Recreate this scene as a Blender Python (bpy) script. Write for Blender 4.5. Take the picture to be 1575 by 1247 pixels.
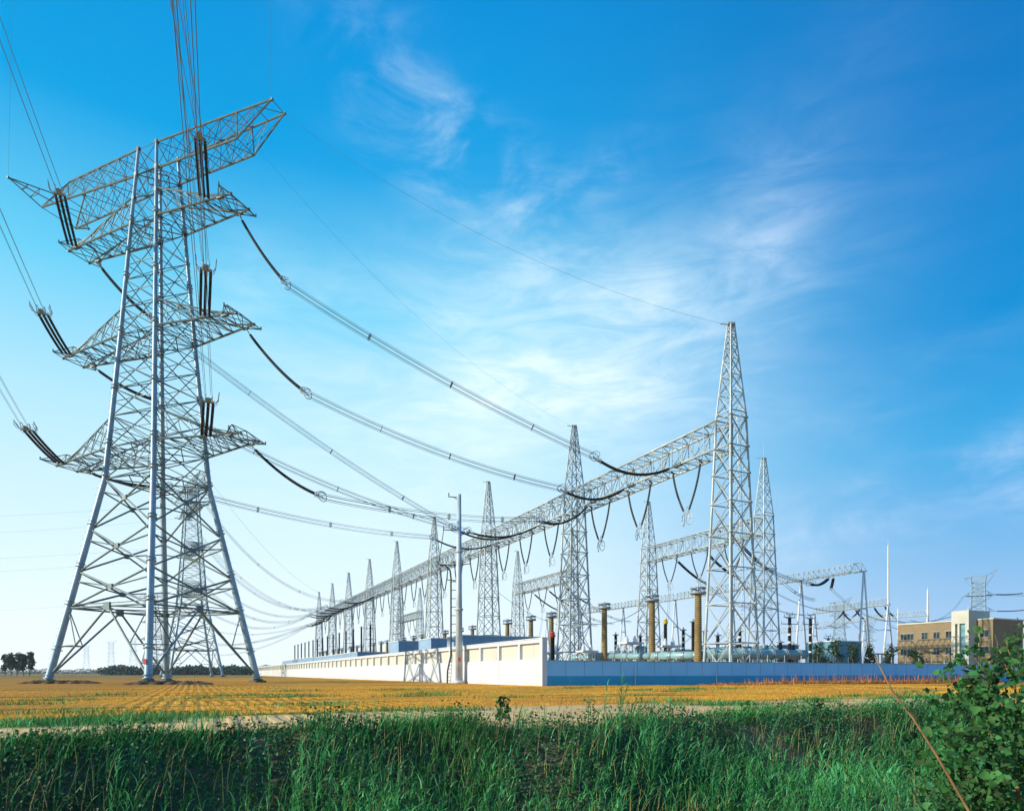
import bpy, math, random
import numpy as np
from mathutils import Vector as V, Matrix

# ------------------------------------------------------------------ clear, camera, world, sun, exposure
for o in list(bpy.data.objects):
    bpy.data.objects.remove(o)
SC = bpy.context.scene
COL = SC.collection
R = math.radians
random.seed(7)
rng = np.random.default_rng(11)

CAMZ, F, CX, HZ = 1.2, 1030.0, 787.5, 1035.0     # camera height, focal length in photo pixels, principal column, horizon row
cd = bpy.data.cameras.new('camera')
cam = bpy.data.objects.new('camera', cd)
COL.objects.link(cam)
cam.location = (0, 0, CAMZ)
cam.rotation_euler = (R(90), 0, 0)
cd.sensor_width = 36
cd.lens = 36 * F / 1575
cd.shift_y = (HZ - 623.5) / 1575
cd.clip_start = 0.1
cd.clip_end = 20000
SC.camera = cam

SUN_DIR = V((-0.945, -0.33, 0)).normalized()        # plan direction towards the sun
SUN_EL = R(23)
sd = bpy.data.lights.new('sun', 'SUN')
sd.energy = 5.0
sd.angle = R(0.5)
sd.color = (1.0, 0.87, 0.68)
sun = bpy.data.objects.new('sun', sd)
COL.objects.link(sun)
to_sun = V((SUN_DIR.x * math.cos(SUN_EL), SUN_DIR.y * math.cos(SUN_EL), math.sin(SUN_EL)))
sun.rotation_euler = to_sun.to_track_quat('Z', 'Y').to_euler()

SC.view_settings.view_transform = 'Standard'
SC.view_settings.look = 'None'
SC.view_settings.gamma = 1
SC.view_settings.exposure = 0.3


class NT:
    """small helper to write node trees"""
    def __init__(s, tree):
        s.t = tree
        s.t.nodes.clear()

    def n(s, typ, **kw):
        nd = s.t.nodes.new(typ)
        for k, v in kw.items():
            setattr(nd, k, v)
        return nd

    def put(s, inp, v):
        if hasattr(v, 'is_output'):
            s.t.links.new(v, inp)
        elif v is not None:
            inp.default_value = v

    def m(s, op, a, b=None, c=None, clamp=False):
        nd = s.n('ShaderNodeMath', operation=op, use_clamp=clamp)
        for i, v in enumerate((a, b, c)):
            if v is not None:
                s.put(nd.inputs[i], v)
        return nd.outputs[0]

    def vm(s, op, a, b=None, out=0):
        nd = s.n('ShaderNodeVectorMath', operation=op)
        s.put(nd.inputs[0], a)
        if b is not None:
            s.put(nd.inputs[1], b)
        return nd.outputs[out]

    def mix(s, fac, a, b, mode='MIX'):
        nd = s.n('ShaderNodeMix', data_type='RGBA', blend_type=mode)
        s.put(nd.inputs[0], fac)
        s.put(nd.inputs[6], a)
        s.put(nd.inputs[7], b)
        return nd.outputs[2]

    def noise(s, vec, scale, detail=4, rough=0.55, dist=0.0, out=0):
        nd = s.n('ShaderNodeTexNoise')
        if vec is not None:
            s.put(nd.inputs['Vector'], vec)
        nd.inputs['Scale'].default_value = scale
        nd.inputs['Detail'].default_value = detail
        nd.inputs['Roughness'].default_value = rough
        nd.inputs['Distortion'].default_value = dist
        return nd.outputs[out]

    def ramp(s, fac, stops, interp='LINEAR'):
        nd = s.n('ShaderNodeValToRGB')
        s.put(nd.inputs[0], fac)
        cr = nd.color_ramp
        cr.interpolation = interp
        while len(cr.elements) > 1:
            cr.elements.remove(cr.elements[-1])
        for i, (p, c) in enumerate(stops):
            e = cr.elements[0] if i == 0 else cr.elements.new(p)
            e.position = p
            e.color = c if len(c) == 4 else (*c, 1)
        return nd.outputs[0]

    def smooth(s, v, a, b):
        nd = s.n('ShaderNodeMapRange', interpolation_type='SMOOTHSTEP')
        s.put(nd.inputs[0], v)
        nd.inputs[1].default_value = a
        nd.inputs[2].default_value = b
        return nd.outputs[0]

    def bump(s, h, strength, dist):
        nd = s.n('ShaderNodeBump')
        nd.inputs['Strength'].default_value = strength
        nd.inputs['Distance'].default_value = dist
        s.put(nd.inputs['Height'], h)
        return nd.outputs[0]


W = bpy.data.worlds.new('World')
SC.world = W
W.use_nodes = True
k = NT(W.node_tree)
tc = k.n('ShaderNodeTexCoord').outputs['Generated']
sep = k.n('ShaderNodeSeparateXYZ')
k.put(sep.inputs[0], tc)
az = k.m('ARCTAN2', sep.outputs[0], sep.outputs[1])                 # azimuth from straight ahead, right positive
el = k.m('ARCSINE', sep.outputs[2])
sky = k.n('ShaderNodeTexSky', sky_type='NISHITA', sun_disc=False)
sky.sun_elevation = SUN_EL
sky.sun_rotation = math.atan2(to_sun.x, to_sun.y)
sky.air_density, sky.dust_density, sky.ozone_density = 1.0, 0.6, 3.0
nish = k.vm('SCALE', sky.outputs[0])
nish.node.inputs[3].default_value = 0.09
eln = k.m('DIVIDE', el, 1.0, clamp=True)
left = k.ramp(eln, [(0.0, (.86, .95, .98)), (.05, (.80, .92, .97)), (.12, (.68, .84, .91)), (.22, (.55, .77, .88)), (.34, (.38, .69, .86)),
                    (.48, (.12, .54, .79)), (.63, (.0, .31, .67)), (.85, (.0, .21, .58)), (1, (.0, .16, .50))])
right = k.ramp(eln, [(0.0, (.42, .60, .82)), (.05, (.34, .54, .79)), (.10, (.26, .48, .75)), (.18, (.13, .40, .71)), (.28, (.03, .335, .67)),
                     (.42, (.0, .235, .58)), (.60, (.0, .175, .50)), (.85, (.0, .135, .42)), (1, (.0, .11, .37))])
grad = k.mix(k.smooth(az, -0.1, 0.66), left, right)
base = k.mix(0.988, nish, grad)
# wisps of cirrus: stretched noise inside soft patches of the sky dome
cmb = k.n('ShaderNodeCombineXYZ')
k.put(cmb.inputs[0], az)
k.put(cmb.inputs[1], el)
uv = cmb.outputs[0]
wisp_mask = None


def patch(pxx, pyy, sx, sy, amp, rot=0.0):
    a0 = math.atan((pxx - CX) / F)
    e0 = math.atan((HZ - pyy) / F * math.cos(a0))
    da, de = k.m('SUBTRACT', az, a0), k.m('SUBTRACT', el, e0)
    c, s_ = math.cos(rot), math.sin(rot)
    u = k.m('ADD', k.m('MULTIPLY', da, c / sx), k.m('MULTIPLY', de, s_ / sx))
    w = k.m('ADD', k.m('MULTIPLY', da, -s_ / sy), k.m('MULTIPLY', de, c / sy))
    g = k.m('EXPONENT', k.m('MULTIPLY', k.m('ADD', k.m('POWER', u, 2.0), k.m('POWER', w, 2.0)), -1.0))
    return k.m('MULTIPLY', g, amp)


soft = None
for args in [(860, 570, .34, .14, .85, .28), (1090, 460, .18, .06, .75, .75), (400, 450, .10, .06, .5, .3), (720, 660, .34, .16, .9, .15)]:
    p_ = patch(*args)
    soft = p_ if soft is None else k.m('ADD', soft, p_)
for args in [(640, 210, .16, .05, .45, -.55), (790, 310, .24, .05, .80, -.55), (920, 280, .08, .03, .45, .4),
             (1470, 730, .24, .04, 1.1, .16), (1400, 815, .30, .025, .9, .12), (1330, 620, .20, .04, .3, .3), (1180, 420, .06, .06, .4, .9)]:
    p_ = patch(*args)
    wisp_mask = p_ if wisp_mask is None else k.m('ADD', wisp_mask, p_)
mp = k.n('ShaderNodeMapping')
k.put(mp.inputs[0], uv)
mp.inputs['Rotation'].default_value = (0, 0, R(-28))
mp.inputs['Scale'].default_value = (5.0, 11.0, 1)
nz1 = k.noise(mp.outputs[0], 1.3, 8, .62, .45)
nz2 = k.noise(mp.outputs[0], 0.6, 5, .55, .3)
mp2 = k.n('ShaderNodeMapping')
k.put(mp2.inputs[0], uv)
mp2.inputs['Rotation'].default_value = (0, 0, R(35))
mp2.inputs['Scale'].default_value = (3.2, 14.0, 1)
nz3 = k.noise(mp2.outputs[0], 1.8, 9, .66, 1.2)
fac = k.m('ADD', k.m('MULTIPLY', soft, k.m('ADD', .35, k.m('MULTIPLY', k.smooth(nz2, .3, .7), .65))),
          k.m('MULTIPLY', wisp_mask, k.smooth(nz1, .38, .78)))
fac = k.m('MULTIPLY', fac, k.m('ADD', .45, k.m('MULTIPLY', k.smooth(nz3, .3, .7), .6)))
fac = k.m('MULTIPLY', fac, .62, clamp=True)
cloudcol = k.mix(k.smooth(az, 0.1, 0.6), (.78, .91, .96, 1), (.52, .66, .90, 1))
skycol = k.mix(fac, base, cloudcol)
bg = k.n('ShaderNodeBackground')
k.put(bg.inputs[0], skycol)
bg.inputs[1].default_value = 1.0
wo = k.n('ShaderNodeOutputWorld')
k.t.links.new(bg.outputs[0], wo.inputs[0])


# ------------------------------------------------------------------ materials
def mat(name, col, rough=.6, metal=0.0, var=.12, scale=2.0, bump=0.0, bscale=20.0, island=0.0, transl=0.0, col2=None, spec=.4):
    m = bpy.data.materials.new(name)
    m.use_nodes = True
    k = NT(m.node_tree)
    co = k.n('ShaderNodeTexCoord').outputs['Object']
    nz = k.noise(co, scale, 5, .6)
    c2 = col2 or tuple(max(0, c * (1 - 2 * var)) for c in col)
    c1 = col if col2 else tuple(min(1, c * (1 + var)) for c in col)
    c = k.mix(k.smooth(nz, .3, .7), (*c2, 1), (*c1, 1))
    if island:
        rnd = k.n('ShaderNodeNewGeometry').outputs['Random Per Island']
        hv = k.n('ShaderNodeHueSaturation')
        k.put(hv.inputs['Hue'], k.m('ADD', .5 - island * .03, k.m('MULTIPLY', rnd, island * .06)))
        k.put(hv.inputs['Value'], k.m('ADD', 1 - island * .5, k.m('MULTIPLY', rnd, island)))
        k.put(hv.inputs['Color'], c)
        c = hv.outputs[0]
    b = k.n('ShaderNodeBsdfPrincipled')
    k.put(b.inputs['Base Color'], c)
    b.inputs['Roughness'].default_value = rough
    b.inputs['Metallic'].default_value = metal
    b.inputs['Specular IOR Level'].default_value = spec
    if bump:
        k.put(b.inputs['Normal'], k.bump(k.noise(co, bscale, 5, .6), bump, .05))
    out = k.n('ShaderNodeOutputMaterial')
    sh = b.outputs[0]
    if transl:
        tr = k.n('ShaderNodeBsdfTranslucent')
        k.put(tr.inputs[0], c)
        ms = k.n('ShaderNodeMixShader')
        ms.inputs[0].default_value = transl
        k.t.links.new(sh, ms.inputs[1])
        k.t.links.new(tr.outputs[0], ms.inputs[2])
        sh = ms.outputs[0]
    k.t.links.new(sh, out.inputs[0])
    return m


M = {}
M['steel'] = mat('galvanised_steel', (.27, .39, .46), .45, .2, .12, .6, island=.25)
M['steel_pale'] = mat('pale_galvanised_steel', (.40, .47, .48), .5, .2, .12, .5, island=.35)
M['steel_thin'] = mat('galvanised_bar', (.125, .19, .205), .55, .2, .14, .8, island=.5)
M['wire'] = mat('aluminium_wire', (.075, .095, .12), .6, .1, .1, .5)
M['dark_insulator'] = mat('dark_glazed_insulator', (.012, .014, .016), .6, 0, .2, 1.0, spec=.2)
M['grey_insulator'] = mat('grey_green_insulator', (.055, .065, .055), .4, 0, .2, 1.0)
M['brown_porcelain'] = mat('brown_porcelain', (.25, .185, .075), .35, 0, .12, 1.5)
M['aluminium'] = mat('dull_aluminium', (.30, .37, .43), .45, .4, .08, .6)
M['teal_paint'] = mat('pale_teal_paint', (.22, .40, .43), .4, 0, .08, .7)
M['white_paint'] = mat('white_paint', (.58, .63, .66), .5, 0, .05, .5)
M['pole_paint'] = mat('weathered_pole_paint', (.46, .54, .60), .5, .1, .10, .8)
M['old_concrete'] = mat('soil_stained_concrete', (.17, .14, .10), .9, 0, .2, 1.5, .3)
M['concrete'] = mat('concrete', (.34, .33, .30), .85, 0, .16, 1.5, .3)
M['red_paint'] = mat('red_paint', (.45, .03, .03), .4)
M['yellow_paint'] = mat('yellow_paint', (.60, .40, .03), .4)
M['shed_blue'] = mat('blue_grey_cladding', (.24, .38, .54), .5, 0, .06, .3)
M['teal_cladding'] = mat('teal_cladding', (.10, .26, .36), .5, 0, .06, .3)
M['bark'] = mat('bark', (.16, .11, .06), .9, 0, .2, 6, .4)
M['orange_bark'] = mat('young_orange_bark', (.26, .15, .055), .7, 0, .2, 9, .2)
M['leaf_tree'] = mat('tree_leaf', (.035, .075, .030), .6, 0, .25, .5, island=.9, transl=.2)
M['leaf_poplar'] = mat('poplar_leaf', (.045, .150, .032), .65, 0, .35, 2.5, island=1.0, transl=.35)
M['leaf_bank'] = mat('bank_leaf', (.034, .168, .046), .6, 0, .3, .8, island=.9, transl=.2)
M['grass_blade'] = mat('grass_blade', (.068, .275, .056), .55, 0, .3, .7, island=.9, transl=.3)
M['reed'] = mat('reed_leaf', (.070, .335, .088), .5, 0, .25, .6, island=.8, transl=.35)
M['straw'] = mat('straw', (1.0, .52, .055), .7, 0, .15, .5, island=.5, transl=.35)
M['dead'] = mat('dead_grass', (.42, .36, .14), .7, 0, .25, .5, island=.6, transl=.2)
M['dry_weed'] = mat('dry_red_weed', (.42, .17, .045), .8, 0, .3, .8, island=.8)
M['treeline'] = mat('far_tree_leaf', (.028, .075, .050), .7, 0, .25, .05, island=.7)


def mat_wall_white(nm, c1, c2):
    m = bpy.data.materials.new(nm)
    m.use_nodes = True
    k = NT(m.node_tree)
    geo = k.n('ShaderNodeNewGeometry')
    pos = geo.outputs['Position']
    st = k.n('ShaderNodeMapping')
    k.put(st.inputs[0], pos)
    st.inputs['Scale'].default_value = (1.3, 1.3, .22)
    a = k.noise(st.outputs[0], 1.1, 6, .65)
    b_ = k.noise(pos, .25, 4, .6)
    c = k.mix(k.smooth(a, .5, .8), (*c1, 1), (*c2, 1))
    sp = k.n('ShaderNodeSeparateXYZ')
    k.put(sp.inputs[0], pos)
    far = k.m('MULTIPLY', k.smooth(sp.outputs[1], 190, 260), k.smooth(a, .46, .60))
    c = k.mix(k.m('MULTIPLY', far, .75), c, (.38, .33, .10, 1))
    low = k.m('MULTIPLY', k.m('SUBTRACT', 1.0, k.smooth(sp.outputs[2], .05, .7)), k.smooth(b_, .35, .65))
    c = k.mix(k.m('MULTIPLY', low, .7), c, (.55, .47, .32, 1))
    b = k.n('ShaderNodeBsdfPrincipled')
    k.put(b.inputs['Base Color'], c)
    b.inputs['Roughness'].default_value = .75
    k.put(b.inputs['Normal'], k.bump(k.noise(pos, 9, 4, .6), .15, .02))
    o = k.n('ShaderNodeOutputMaterial')
    k.t.links.new(b.outputs[0], o.inputs[0])
    return m


def mat_blue_wall(name, col, dark):
    m = bpy.data.materials.new(name)
    m.use_nodes = True
    k = NT(m.node_tree)
    geo = k.n('ShaderNodeNewGeometry')
    pos = geo.outputs['Position']
    a = k.noise(pos, .35, 5, .6)
    st = k.n('ShaderNodeMapping')
    k.put(st.inputs[0], pos)
    st.inputs['Scale'].default_value = (2.0, 2.0, .3)
    s2 = k.noise(st.outputs[0], 1.2, 6, .65)
    c = k.mix(k.smooth(a, .35, .7), (*col, 1), (*dark, 1))
    c = k.mix(k.m('MULTIPLY', k.smooth(s2, .55, .8), .22), c, (.45, .50, .50, 1))
    b = k.n('ShaderNodeBsdfPrincipled')
    k.put(b.inputs['Base Color'], c)
    b.inputs['Roughness'].default_value = .6
    k.put(b.inputs['Normal'], k.bump(k.noise(pos, 9, 4, .6), .12, .02))
    o = k.n('ShaderNodeOutputMaterial')
    k.t.links.new(b.outputs[0], o.inputs[0])
    return m


M['wall_white'] = mat_wall_white('stained_white_render', (.52, .57, .63), (.38, .41, .40))
M['wall_cream'] = mat_wall_white('stained_cream_render', (.49, .50, .45), (.33, .34, .27))
M['blue_upper'] = mat_blue_wall('mid_blue_render', (.25, .62, .95), (.21, .56, .90))
M['blue_lower'] = mat_blue_wall('deep_blue_render', (.015, .35, .60), (.012, .30, .54))


def mat_brick():
    m = bpy.data.materials.new('tan_brick')
    m.use_nodes = True
    k = NT(m.node_tree)
    co = k.n('ShaderNodeTexCoord').outputs['Object']
    sp = k.n('ShaderNodeSeparateXYZ')
    k.put(sp.inputs[0], co)
    cb = k.n('ShaderNodeCombineXYZ')
    k.put(cb.inputs[0], k.m('ADD', sp.outputs[0], sp.outputs[1]))
    k.put(cb.inputs[1], sp.outputs[2])
    br = k.n('ShaderNodeTexBrick')
    k.put(br.inputs['Vector'], cb.outputs[0])
    br.inputs['Scale'].default_value = 2.2
    br.inputs['Color1'].default_value = (.18, .145, .078, 1)
    br.inputs['Color2'].default_value = (.225, .180, .095, 1)
    br.inputs['Mortar'].default_value = (.22, .17, .12, 1)
    nz = k.noise(co, .4, 4)
    c = k.mix(k.m('MULTIPLY', k.smooth(nz, .4, .7), .25), br.outputs[0], (.30, .22, .14, 1))
    b = k.n('ShaderNodeBsdfPrincipled')
    k.put(b.inputs['Base Color'], c)
    b.inputs['Roughness'].default_value = .8
    o = k.n('ShaderNodeOutputMaterial')
    k.t.links.new(b.outputs[0], o.inputs[0])
    return m


M['brick'] = mat_brick()
M['cream'] = mat('cream_render', (.46, .48, .42), .7, 0, .06, .4)
M['glass'] = mat('window_glass', (.025, .05, .055), .12, 0, .5, 1.2, spec=.4)
M['blue_glass'] = mat('pale_blue_glass', (.12, .30, .36), .1, 0, .2, 1.0, spec=.8)
M['frame'] = mat('grey_window_frame', (.20, .22, .21), .5)
M['dark_iron'] = mat('dark_iron', (.05, .05, .055), .5, .5)

D2, N2 = V((-.4285, .9036, 0)), V((.9036, .4285, 0))   # along the long white wall (away), along the blue wall (right, away)


def mat_ground():
    m = bpy.data.materials.new('field_soil_and_stubble')
    m.use_nodes = True
    k = NT(m.node_tree)
    pos = k.n('ShaderNodeNewGeometry').outputs['Position']
    q = k.vm('DOT_PRODUCT', pos, tuple(D2), out=1)
    p = k.vm('DOT_PRODUCT', pos, tuple(N2), out=1)
    big = k.noise(pos, .055, 5, .6)
    mid = k.noise(pos, .35, 6, .65)
    fine = k.noise(pos, 4.0, 8, .75)
    # drilled rows run along the wall direction
    wob = k.m('ADD', p, k.m('MULTIPLY', k.noise(pos, .25, 3), .5))
    rows = k.m('SINE', k.m('MULTIPLY', wob, 2 * math.pi / .5))
    patchy = k.m('MULTIPLY', k.smooth(p, -3.0, -1.5), k.m('SUBTRACT', 1.0, k.smooth(p, 7.0, 10.0)))
    rowf = k.m('MULTIPLY', k.smooth(rows, -.6, .7), k.m('ADD', .30, k.m('MULTIPLY', patchy, .70)))
    rowf = k.m('ADD', rowf, k.m('MULTIPLY', k.m('SUBTRACT', 1.0, patchy), .35))
    straw = k.mix(k.smooth(fine, .3, .7), (.70, .30, .022, 1), (1.0, .53, .05, 1))
    straw = k.mix(k.smooth(big, .35, .65), straw, k.mix(k.smooth(fine, .3, .72), (.62, .22, .018, 1), (.98, .44, .04, 1)))
    gap = k.mix(k.smooth(fine, .3, .7), (.17, .075, .018, 1), (.38, .18, .035, 1))
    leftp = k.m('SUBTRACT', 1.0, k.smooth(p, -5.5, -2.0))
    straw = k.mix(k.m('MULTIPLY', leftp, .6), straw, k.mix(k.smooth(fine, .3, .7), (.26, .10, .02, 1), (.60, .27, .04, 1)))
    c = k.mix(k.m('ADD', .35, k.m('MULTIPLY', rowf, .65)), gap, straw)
    # bare earth streaks and green weeds
    stk = k.n('ShaderNodeCombineXYZ')
    k.put(stk.inputs[0], k.m('MULTIPLY', p, .07))
    k.put(stk.inputs[1], k.m('MULTIPLY', q, .42))
    str1 = k.noise(stk.outputs[0], 1.0, 6, .6, .4)
    c = k.mix(k.m('MULTIPLY', k.smooth(str1, .52, .66), .65), c, k.mix(fine, (.26, .14, .05, 1), (.50, .30, .11, 1)))
    str2 = k.noise(k.vm('ADD', stk.outputs[0], (17.3, 4.1, 0)), 1.0, 7, .65, .5)
    c = k.mix(k.m('MULTIPLY', k.smooth(str2, .52, .60), k.smooth(fine, .2, .5)), c, k.mix(fine, (.030, .080, .015, 1), (.08, .17, .03, 1)))
    mot = k.noise(stk.outputs[0], 3.2, 6, .7, .3)
    c = k.mix(k.m('MULTIPLY', k.smooth(mot, .52, .68), .6), c, k.mix(fine, (.16, .075, .02, 1), (.36, .18, .04, 1)))
    # far plain: greener and duller
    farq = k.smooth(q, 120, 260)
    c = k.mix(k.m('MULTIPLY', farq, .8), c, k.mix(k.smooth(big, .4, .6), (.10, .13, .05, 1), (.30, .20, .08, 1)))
    # dirt track along the ditch
    qq = k.m('ADD', q, k.m('MULTIPLY', k.m('SUBTRACT', mid, .5), 2.4))
    qq = k.m('ADD', qq, k.m('MULTIPLY', k.m('SUBTRACT', fine, .5), .8))
    qq = k.m('SUBTRACT', qq, k.m('MULTIPLY', k.smooth(p, 2.0, 9.0), 1.6))
    earth = k.mix(k.smooth(mid, .3, .7), (.58, .38, .16, 1), (.74, .54, .27, 1))
    earth = k.mix(k.m('MULTIPLY', k.smooth(fine, .45, .7), .45), earth, (.36, .23, .10, 1))
    onroad = k.m('SUBTRACT', 1.0, k.smooth(qq, 19.4, 20.8))
    c = k.mix(onroad, c, earth)
    ruts = k.m('ADD', k.smooth(k.m('ABSOLUTE', k.m('SUBTRACT', q, 15.4)), .35, .1), k.smooth(k.m('ABSOLUTE', k.m('SUBTRACT', q, 17.3)), .35, .1))
    c = k.mix(k.m('MULTIPLY', ruts, k.m('MULTIPLY', k.smooth(mid, .35, .6), .5)), c, (.80, .62, .36, 1))
    stones = k.m('MULTIPLY', k.smooth(k.noise(pos, 11.0, 4, .8), .60, .70), onroad)
    c = k.mix(k.m('MULTIPLY', stones, .6), c, (.24, .15, .07, 1))
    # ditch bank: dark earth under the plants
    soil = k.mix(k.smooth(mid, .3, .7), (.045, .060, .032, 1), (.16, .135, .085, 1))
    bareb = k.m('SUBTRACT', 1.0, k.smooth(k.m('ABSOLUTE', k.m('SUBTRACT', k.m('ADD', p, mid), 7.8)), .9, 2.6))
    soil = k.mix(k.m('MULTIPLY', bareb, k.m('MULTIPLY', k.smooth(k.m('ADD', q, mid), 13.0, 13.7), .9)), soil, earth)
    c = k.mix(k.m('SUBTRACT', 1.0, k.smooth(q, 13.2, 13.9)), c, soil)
    b = k.n('ShaderNodeBsdfPrincipled')
    k.put(b.inputs['Base Color'], c)
    b.inputs['Roughness'].default_value = .95
    b.inputs['Specular IOR Level'].default_value = .1
    h = k.m('ADD', k.m('MULTIPLY', fine, .6), k.m('MULTIPLY', rowf, .5))
    k.put(b.inputs['Normal'], k.bump(h, .6, .12))
    o = k.n('ShaderNodeOutputMaterial')
    k.t.links.new(b.outputs[0], o.inputs[0])
    return m


M['ground'] = mat_ground()


# ------------------------------------------------------------------ mesh helpers
class MB:
    def __init__(s):
        s.v, s.f = [], []

    def bar(s, a, b, r, n=6, r2=None, cap=False):
        a, b = V(a), V(b)
        d = b - a
        if d.length < 1e-6:
            return s
        d.normalize()
        u = d.cross(V((0, 0, 1)) if abs(d.z) < .95 else V((1, 0, 0))).normalized()
        w = d.cross(u)
        r2 = r if r2 is None else r2
        i = len(s.v)
        for c, rr in ((a, r), (b, r2)):
            for j in range(n):
                t = 2 * math.pi * j / n
                s.v.append(c + (u * math.cos(t) + w * math.sin(t)) * rr)
        for j in range(n):
            s.f.append((i + j, i + (j + 1) % n, i + n + (j + 1) % n, i + n + j))
        if cap:
            s.f.append(tuple(i + j for j in reversed(range(n))))
            s.f.append(tuple(i + n + j for j in range(n)))
        return s

    def tube(s, pts, r, n=4, close=False):
        """r: number or list of radii"""
        pts = [V(p) for p in pts]
        m = len(pts)
        i = len(s.v)
        rr = r if hasattr(r, '__len__') else [r] * m
        up = None
        for q in range(m):
            if close:
                d = pts[(q + 1) % m] - pts[q - 1]
            else:
                d = pts[min(q + 1, m - 1)] - pts[max(q - 1, 0)]
            d = d.normalized() if d.length > 1e-9 else V((0, 0, 1))
            if up is None:
                up = d.cross(V((0, 0, 1)) if abs(d.z) < .95 else V((1, 0, 0))).normalized()
            else:
                up = (up - d * up.dot(d)).normalized()
            w = d.cross(up)
            for j in range(n):
                t = 2 * math.pi * j / n
                s.v.append(pts[q] + (up * math.cos(t) + w * math.sin(t)) * rr[q])
        for q in range(m if close else m - 1):
            q2 = (q + 1) % m
            for j in range(n):
                s.f.append((i + q * n + j, i + q * n + (j + 1) % n, i + q2 * n + (j + 1) % n, i + q2 * n + j))
        if not close:
            s.f.append(tuple(i + j for j in reversed(range(n))))
            s.f.append(tuple(i + (m - 1) * n + j for j in range(n)))
        return s

    def ribbed(s, pts, r1, r2, n=8):
        """a tube along pts whose radius alternates (insulator sheds)"""
        return s.tube(pts, [r2 if q % 2 else r1 for q in range(len(pts))], n)

    def ring(s, c, u, w, ru, rw, r, seg=16, n=5):
        c, u, w = V(c), V(u).normalized(), V(w).normalized()
        return s.tube([c + u * (math.cos(t) * ru) + w * (math.sin(t) * rw) for t in [2 * math.pi * j / seg for j in range(seg)]], r, n, True)

    def box(s, o, a, b, c):
        """o corner, a b c edge vectors"""
        o, a, b, c = V(o), V(a), V(b), V(c)
        if a.cross(b).dot(c) < 0:
            a, b = b, a
        i = len(s.v)
        s.v += [o, o + a, o + a + b, o + b, o + c, o + a + c, o + a + b + c, o + b + c]
        for q in ((0, 3, 2, 1), (4, 5, 6, 7), (0, 1, 5, 4), (1, 2, 6, 5), (2, 3, 7, 6), (3, 0, 4, 7)):
            s.f.append(tuple(i + j for j in q))
        return s

    def lathe(s, c, prof, n=14):
        """prof: list of (radius, z) about a vertical axis at c"""
        c = V(c)
        i = len(s.v)
        for (r, z) in prof:
            for j in range(n):
                t = 2 * math.pi * j / n
                s.v.append(c + V((r * math.cos(t), r * math.sin(t), z)))
        for q in range(len(prof) - 1):
            for j in range(n):
                s.f.append((i + q * n + j, i + q * n + (j + 1) % n, i + (q + 1) * n + (j + 1) % n, i + (q + 1) * n + j))
        s.f.append(tuple(i + j for j in reversed(range(n))))
        s.f.append(tuple(i + (len(prof) - 1) * n + j for j in range(n)))
        return s

    def build(s, name, m, parent=None, smooth=False):
        off = parent_off(parent)
        me = bpy.data.meshes.new(name)
        me.from_pydata([tuple(v - off) for v in s.v], [], s.f)
        me.materials.append(m)
        if smooth:
            me.polygons.foreach_set('use_smooth', [True] * len(me.polygons))
        me.update()
        o = bpy.data.objects.new(name, me)
        COL.objects.link(o)
        if parent:
            o.parent = parent
        return o


def parent_off(p):
    off = V((0, 0, 0))
    while p is not None:
        off += p.location
        p = p.parent
    return off


def np_mesh(name, verts, faces, m, parent=None, smooth=False):
    """verts (n,3) array, faces (m,k) array of one polygon size"""
    me = bpy.data.meshes.new(name)
    k_ = faces.shape[1]
    me.vertices.add(len(verts))
    me.vertices.foreach_set('co', np.asarray(verts, np.float32).ravel())
    me.loops.add(faces.size)
    me.loops.foreach_set('vertex_index', np.asarray(faces, np.int32).ravel())
    me.polygons.add(len(faces))
    me.polygons.foreach_set('loop_start', np.arange(0, faces.size, k_, dtype=np.int32))
    me.materials.append(m)
    if smooth:
        me.polygons.foreach_set('use_smooth', np.ones(len(faces), dtype=bool))
    me.update(calc_edges=True)
    me.validate()
    o = bpy.data.objects.new(name, me)
    COL.objects.link(o)
    if parent:
        o.parent = parent
    return o


def tag(o, label=None, cat=None, group=None, kind=None):
    if label and len(label.split()) > 16:
        print('LONG', label)
    kind = kind or ('thing' if label else None)
    for key, v in (('label', label), ('category', cat), ('group', group), ('kind', kind)):
        if v:
            o[key] = v
    return o


def empty(name, loc, label=None, cat=None, group=None, rz=0.0):
    o = bpy.data.objects.new(name, None)
    o.location = V(loc)
    o.rotation_euler = (0, 0, rz)
    o.empty_display_size = .2
    COL.objects.link(o)
    return tag(o, label, cat, group)


def copy_tree(o, loc=None, rz=None, label=None, group=None, parent=None, scale=None):
    c = o.copy()
    COL.objects.link(c)
    if parent is not None:
        c.parent = parent
    if loc is not None:
        c.location = V(loc)
    if rz is not None:
        c.rotation_euler = (0, 0, rz)
    if scale is not None:
        c.scale = (scale,) * 3
    if label:
        if len(label.split()) > 16:
            print('LONG', label)
        c['label'] = label
    if group:
        c['group'] = group
    for ch in KIDS(o):
        copy_tree(ch, parent=c)
    return c


def KIDS(o):
    return [x for x in COL.objects if x.parent == o]


def P(px, py, Y):
    """the point at depth Y that the photograph shows at pixel (px, py)"""
    return V(((px - CX) / F * Y, Y, CAMZ + (HZ - py) / F * Y))


def G(A, Y, z=0.0):
    """a point of the yard: A metres off the line through the camera along the long wall, at depth Y"""
    return V((A - .4743 * Y, Y, z))


ORD = ['first', 'second', 'third', 'fourth', 'fifth', 'sixth', 'seventh', 'eighth', 'ninth', 'tenth', 'eleventh', 'twelfth',
       'thirteenth', 'fourteenth', 'fifteenth', 'sixteenth', 'seventeenth', 'eighteenth', 'nineteenth', 'twentieth']


def sag_line(p0, p1, sag, n=24):
    p0, p1 = V(p0), V(p1)
    out = []
    for i in range(n + 1):
        t = i / n
        q = p0.lerp(p1, t)
        q.z -= sag * 4 * t * (1 - t)
        out.append(q)
    return out


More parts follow.
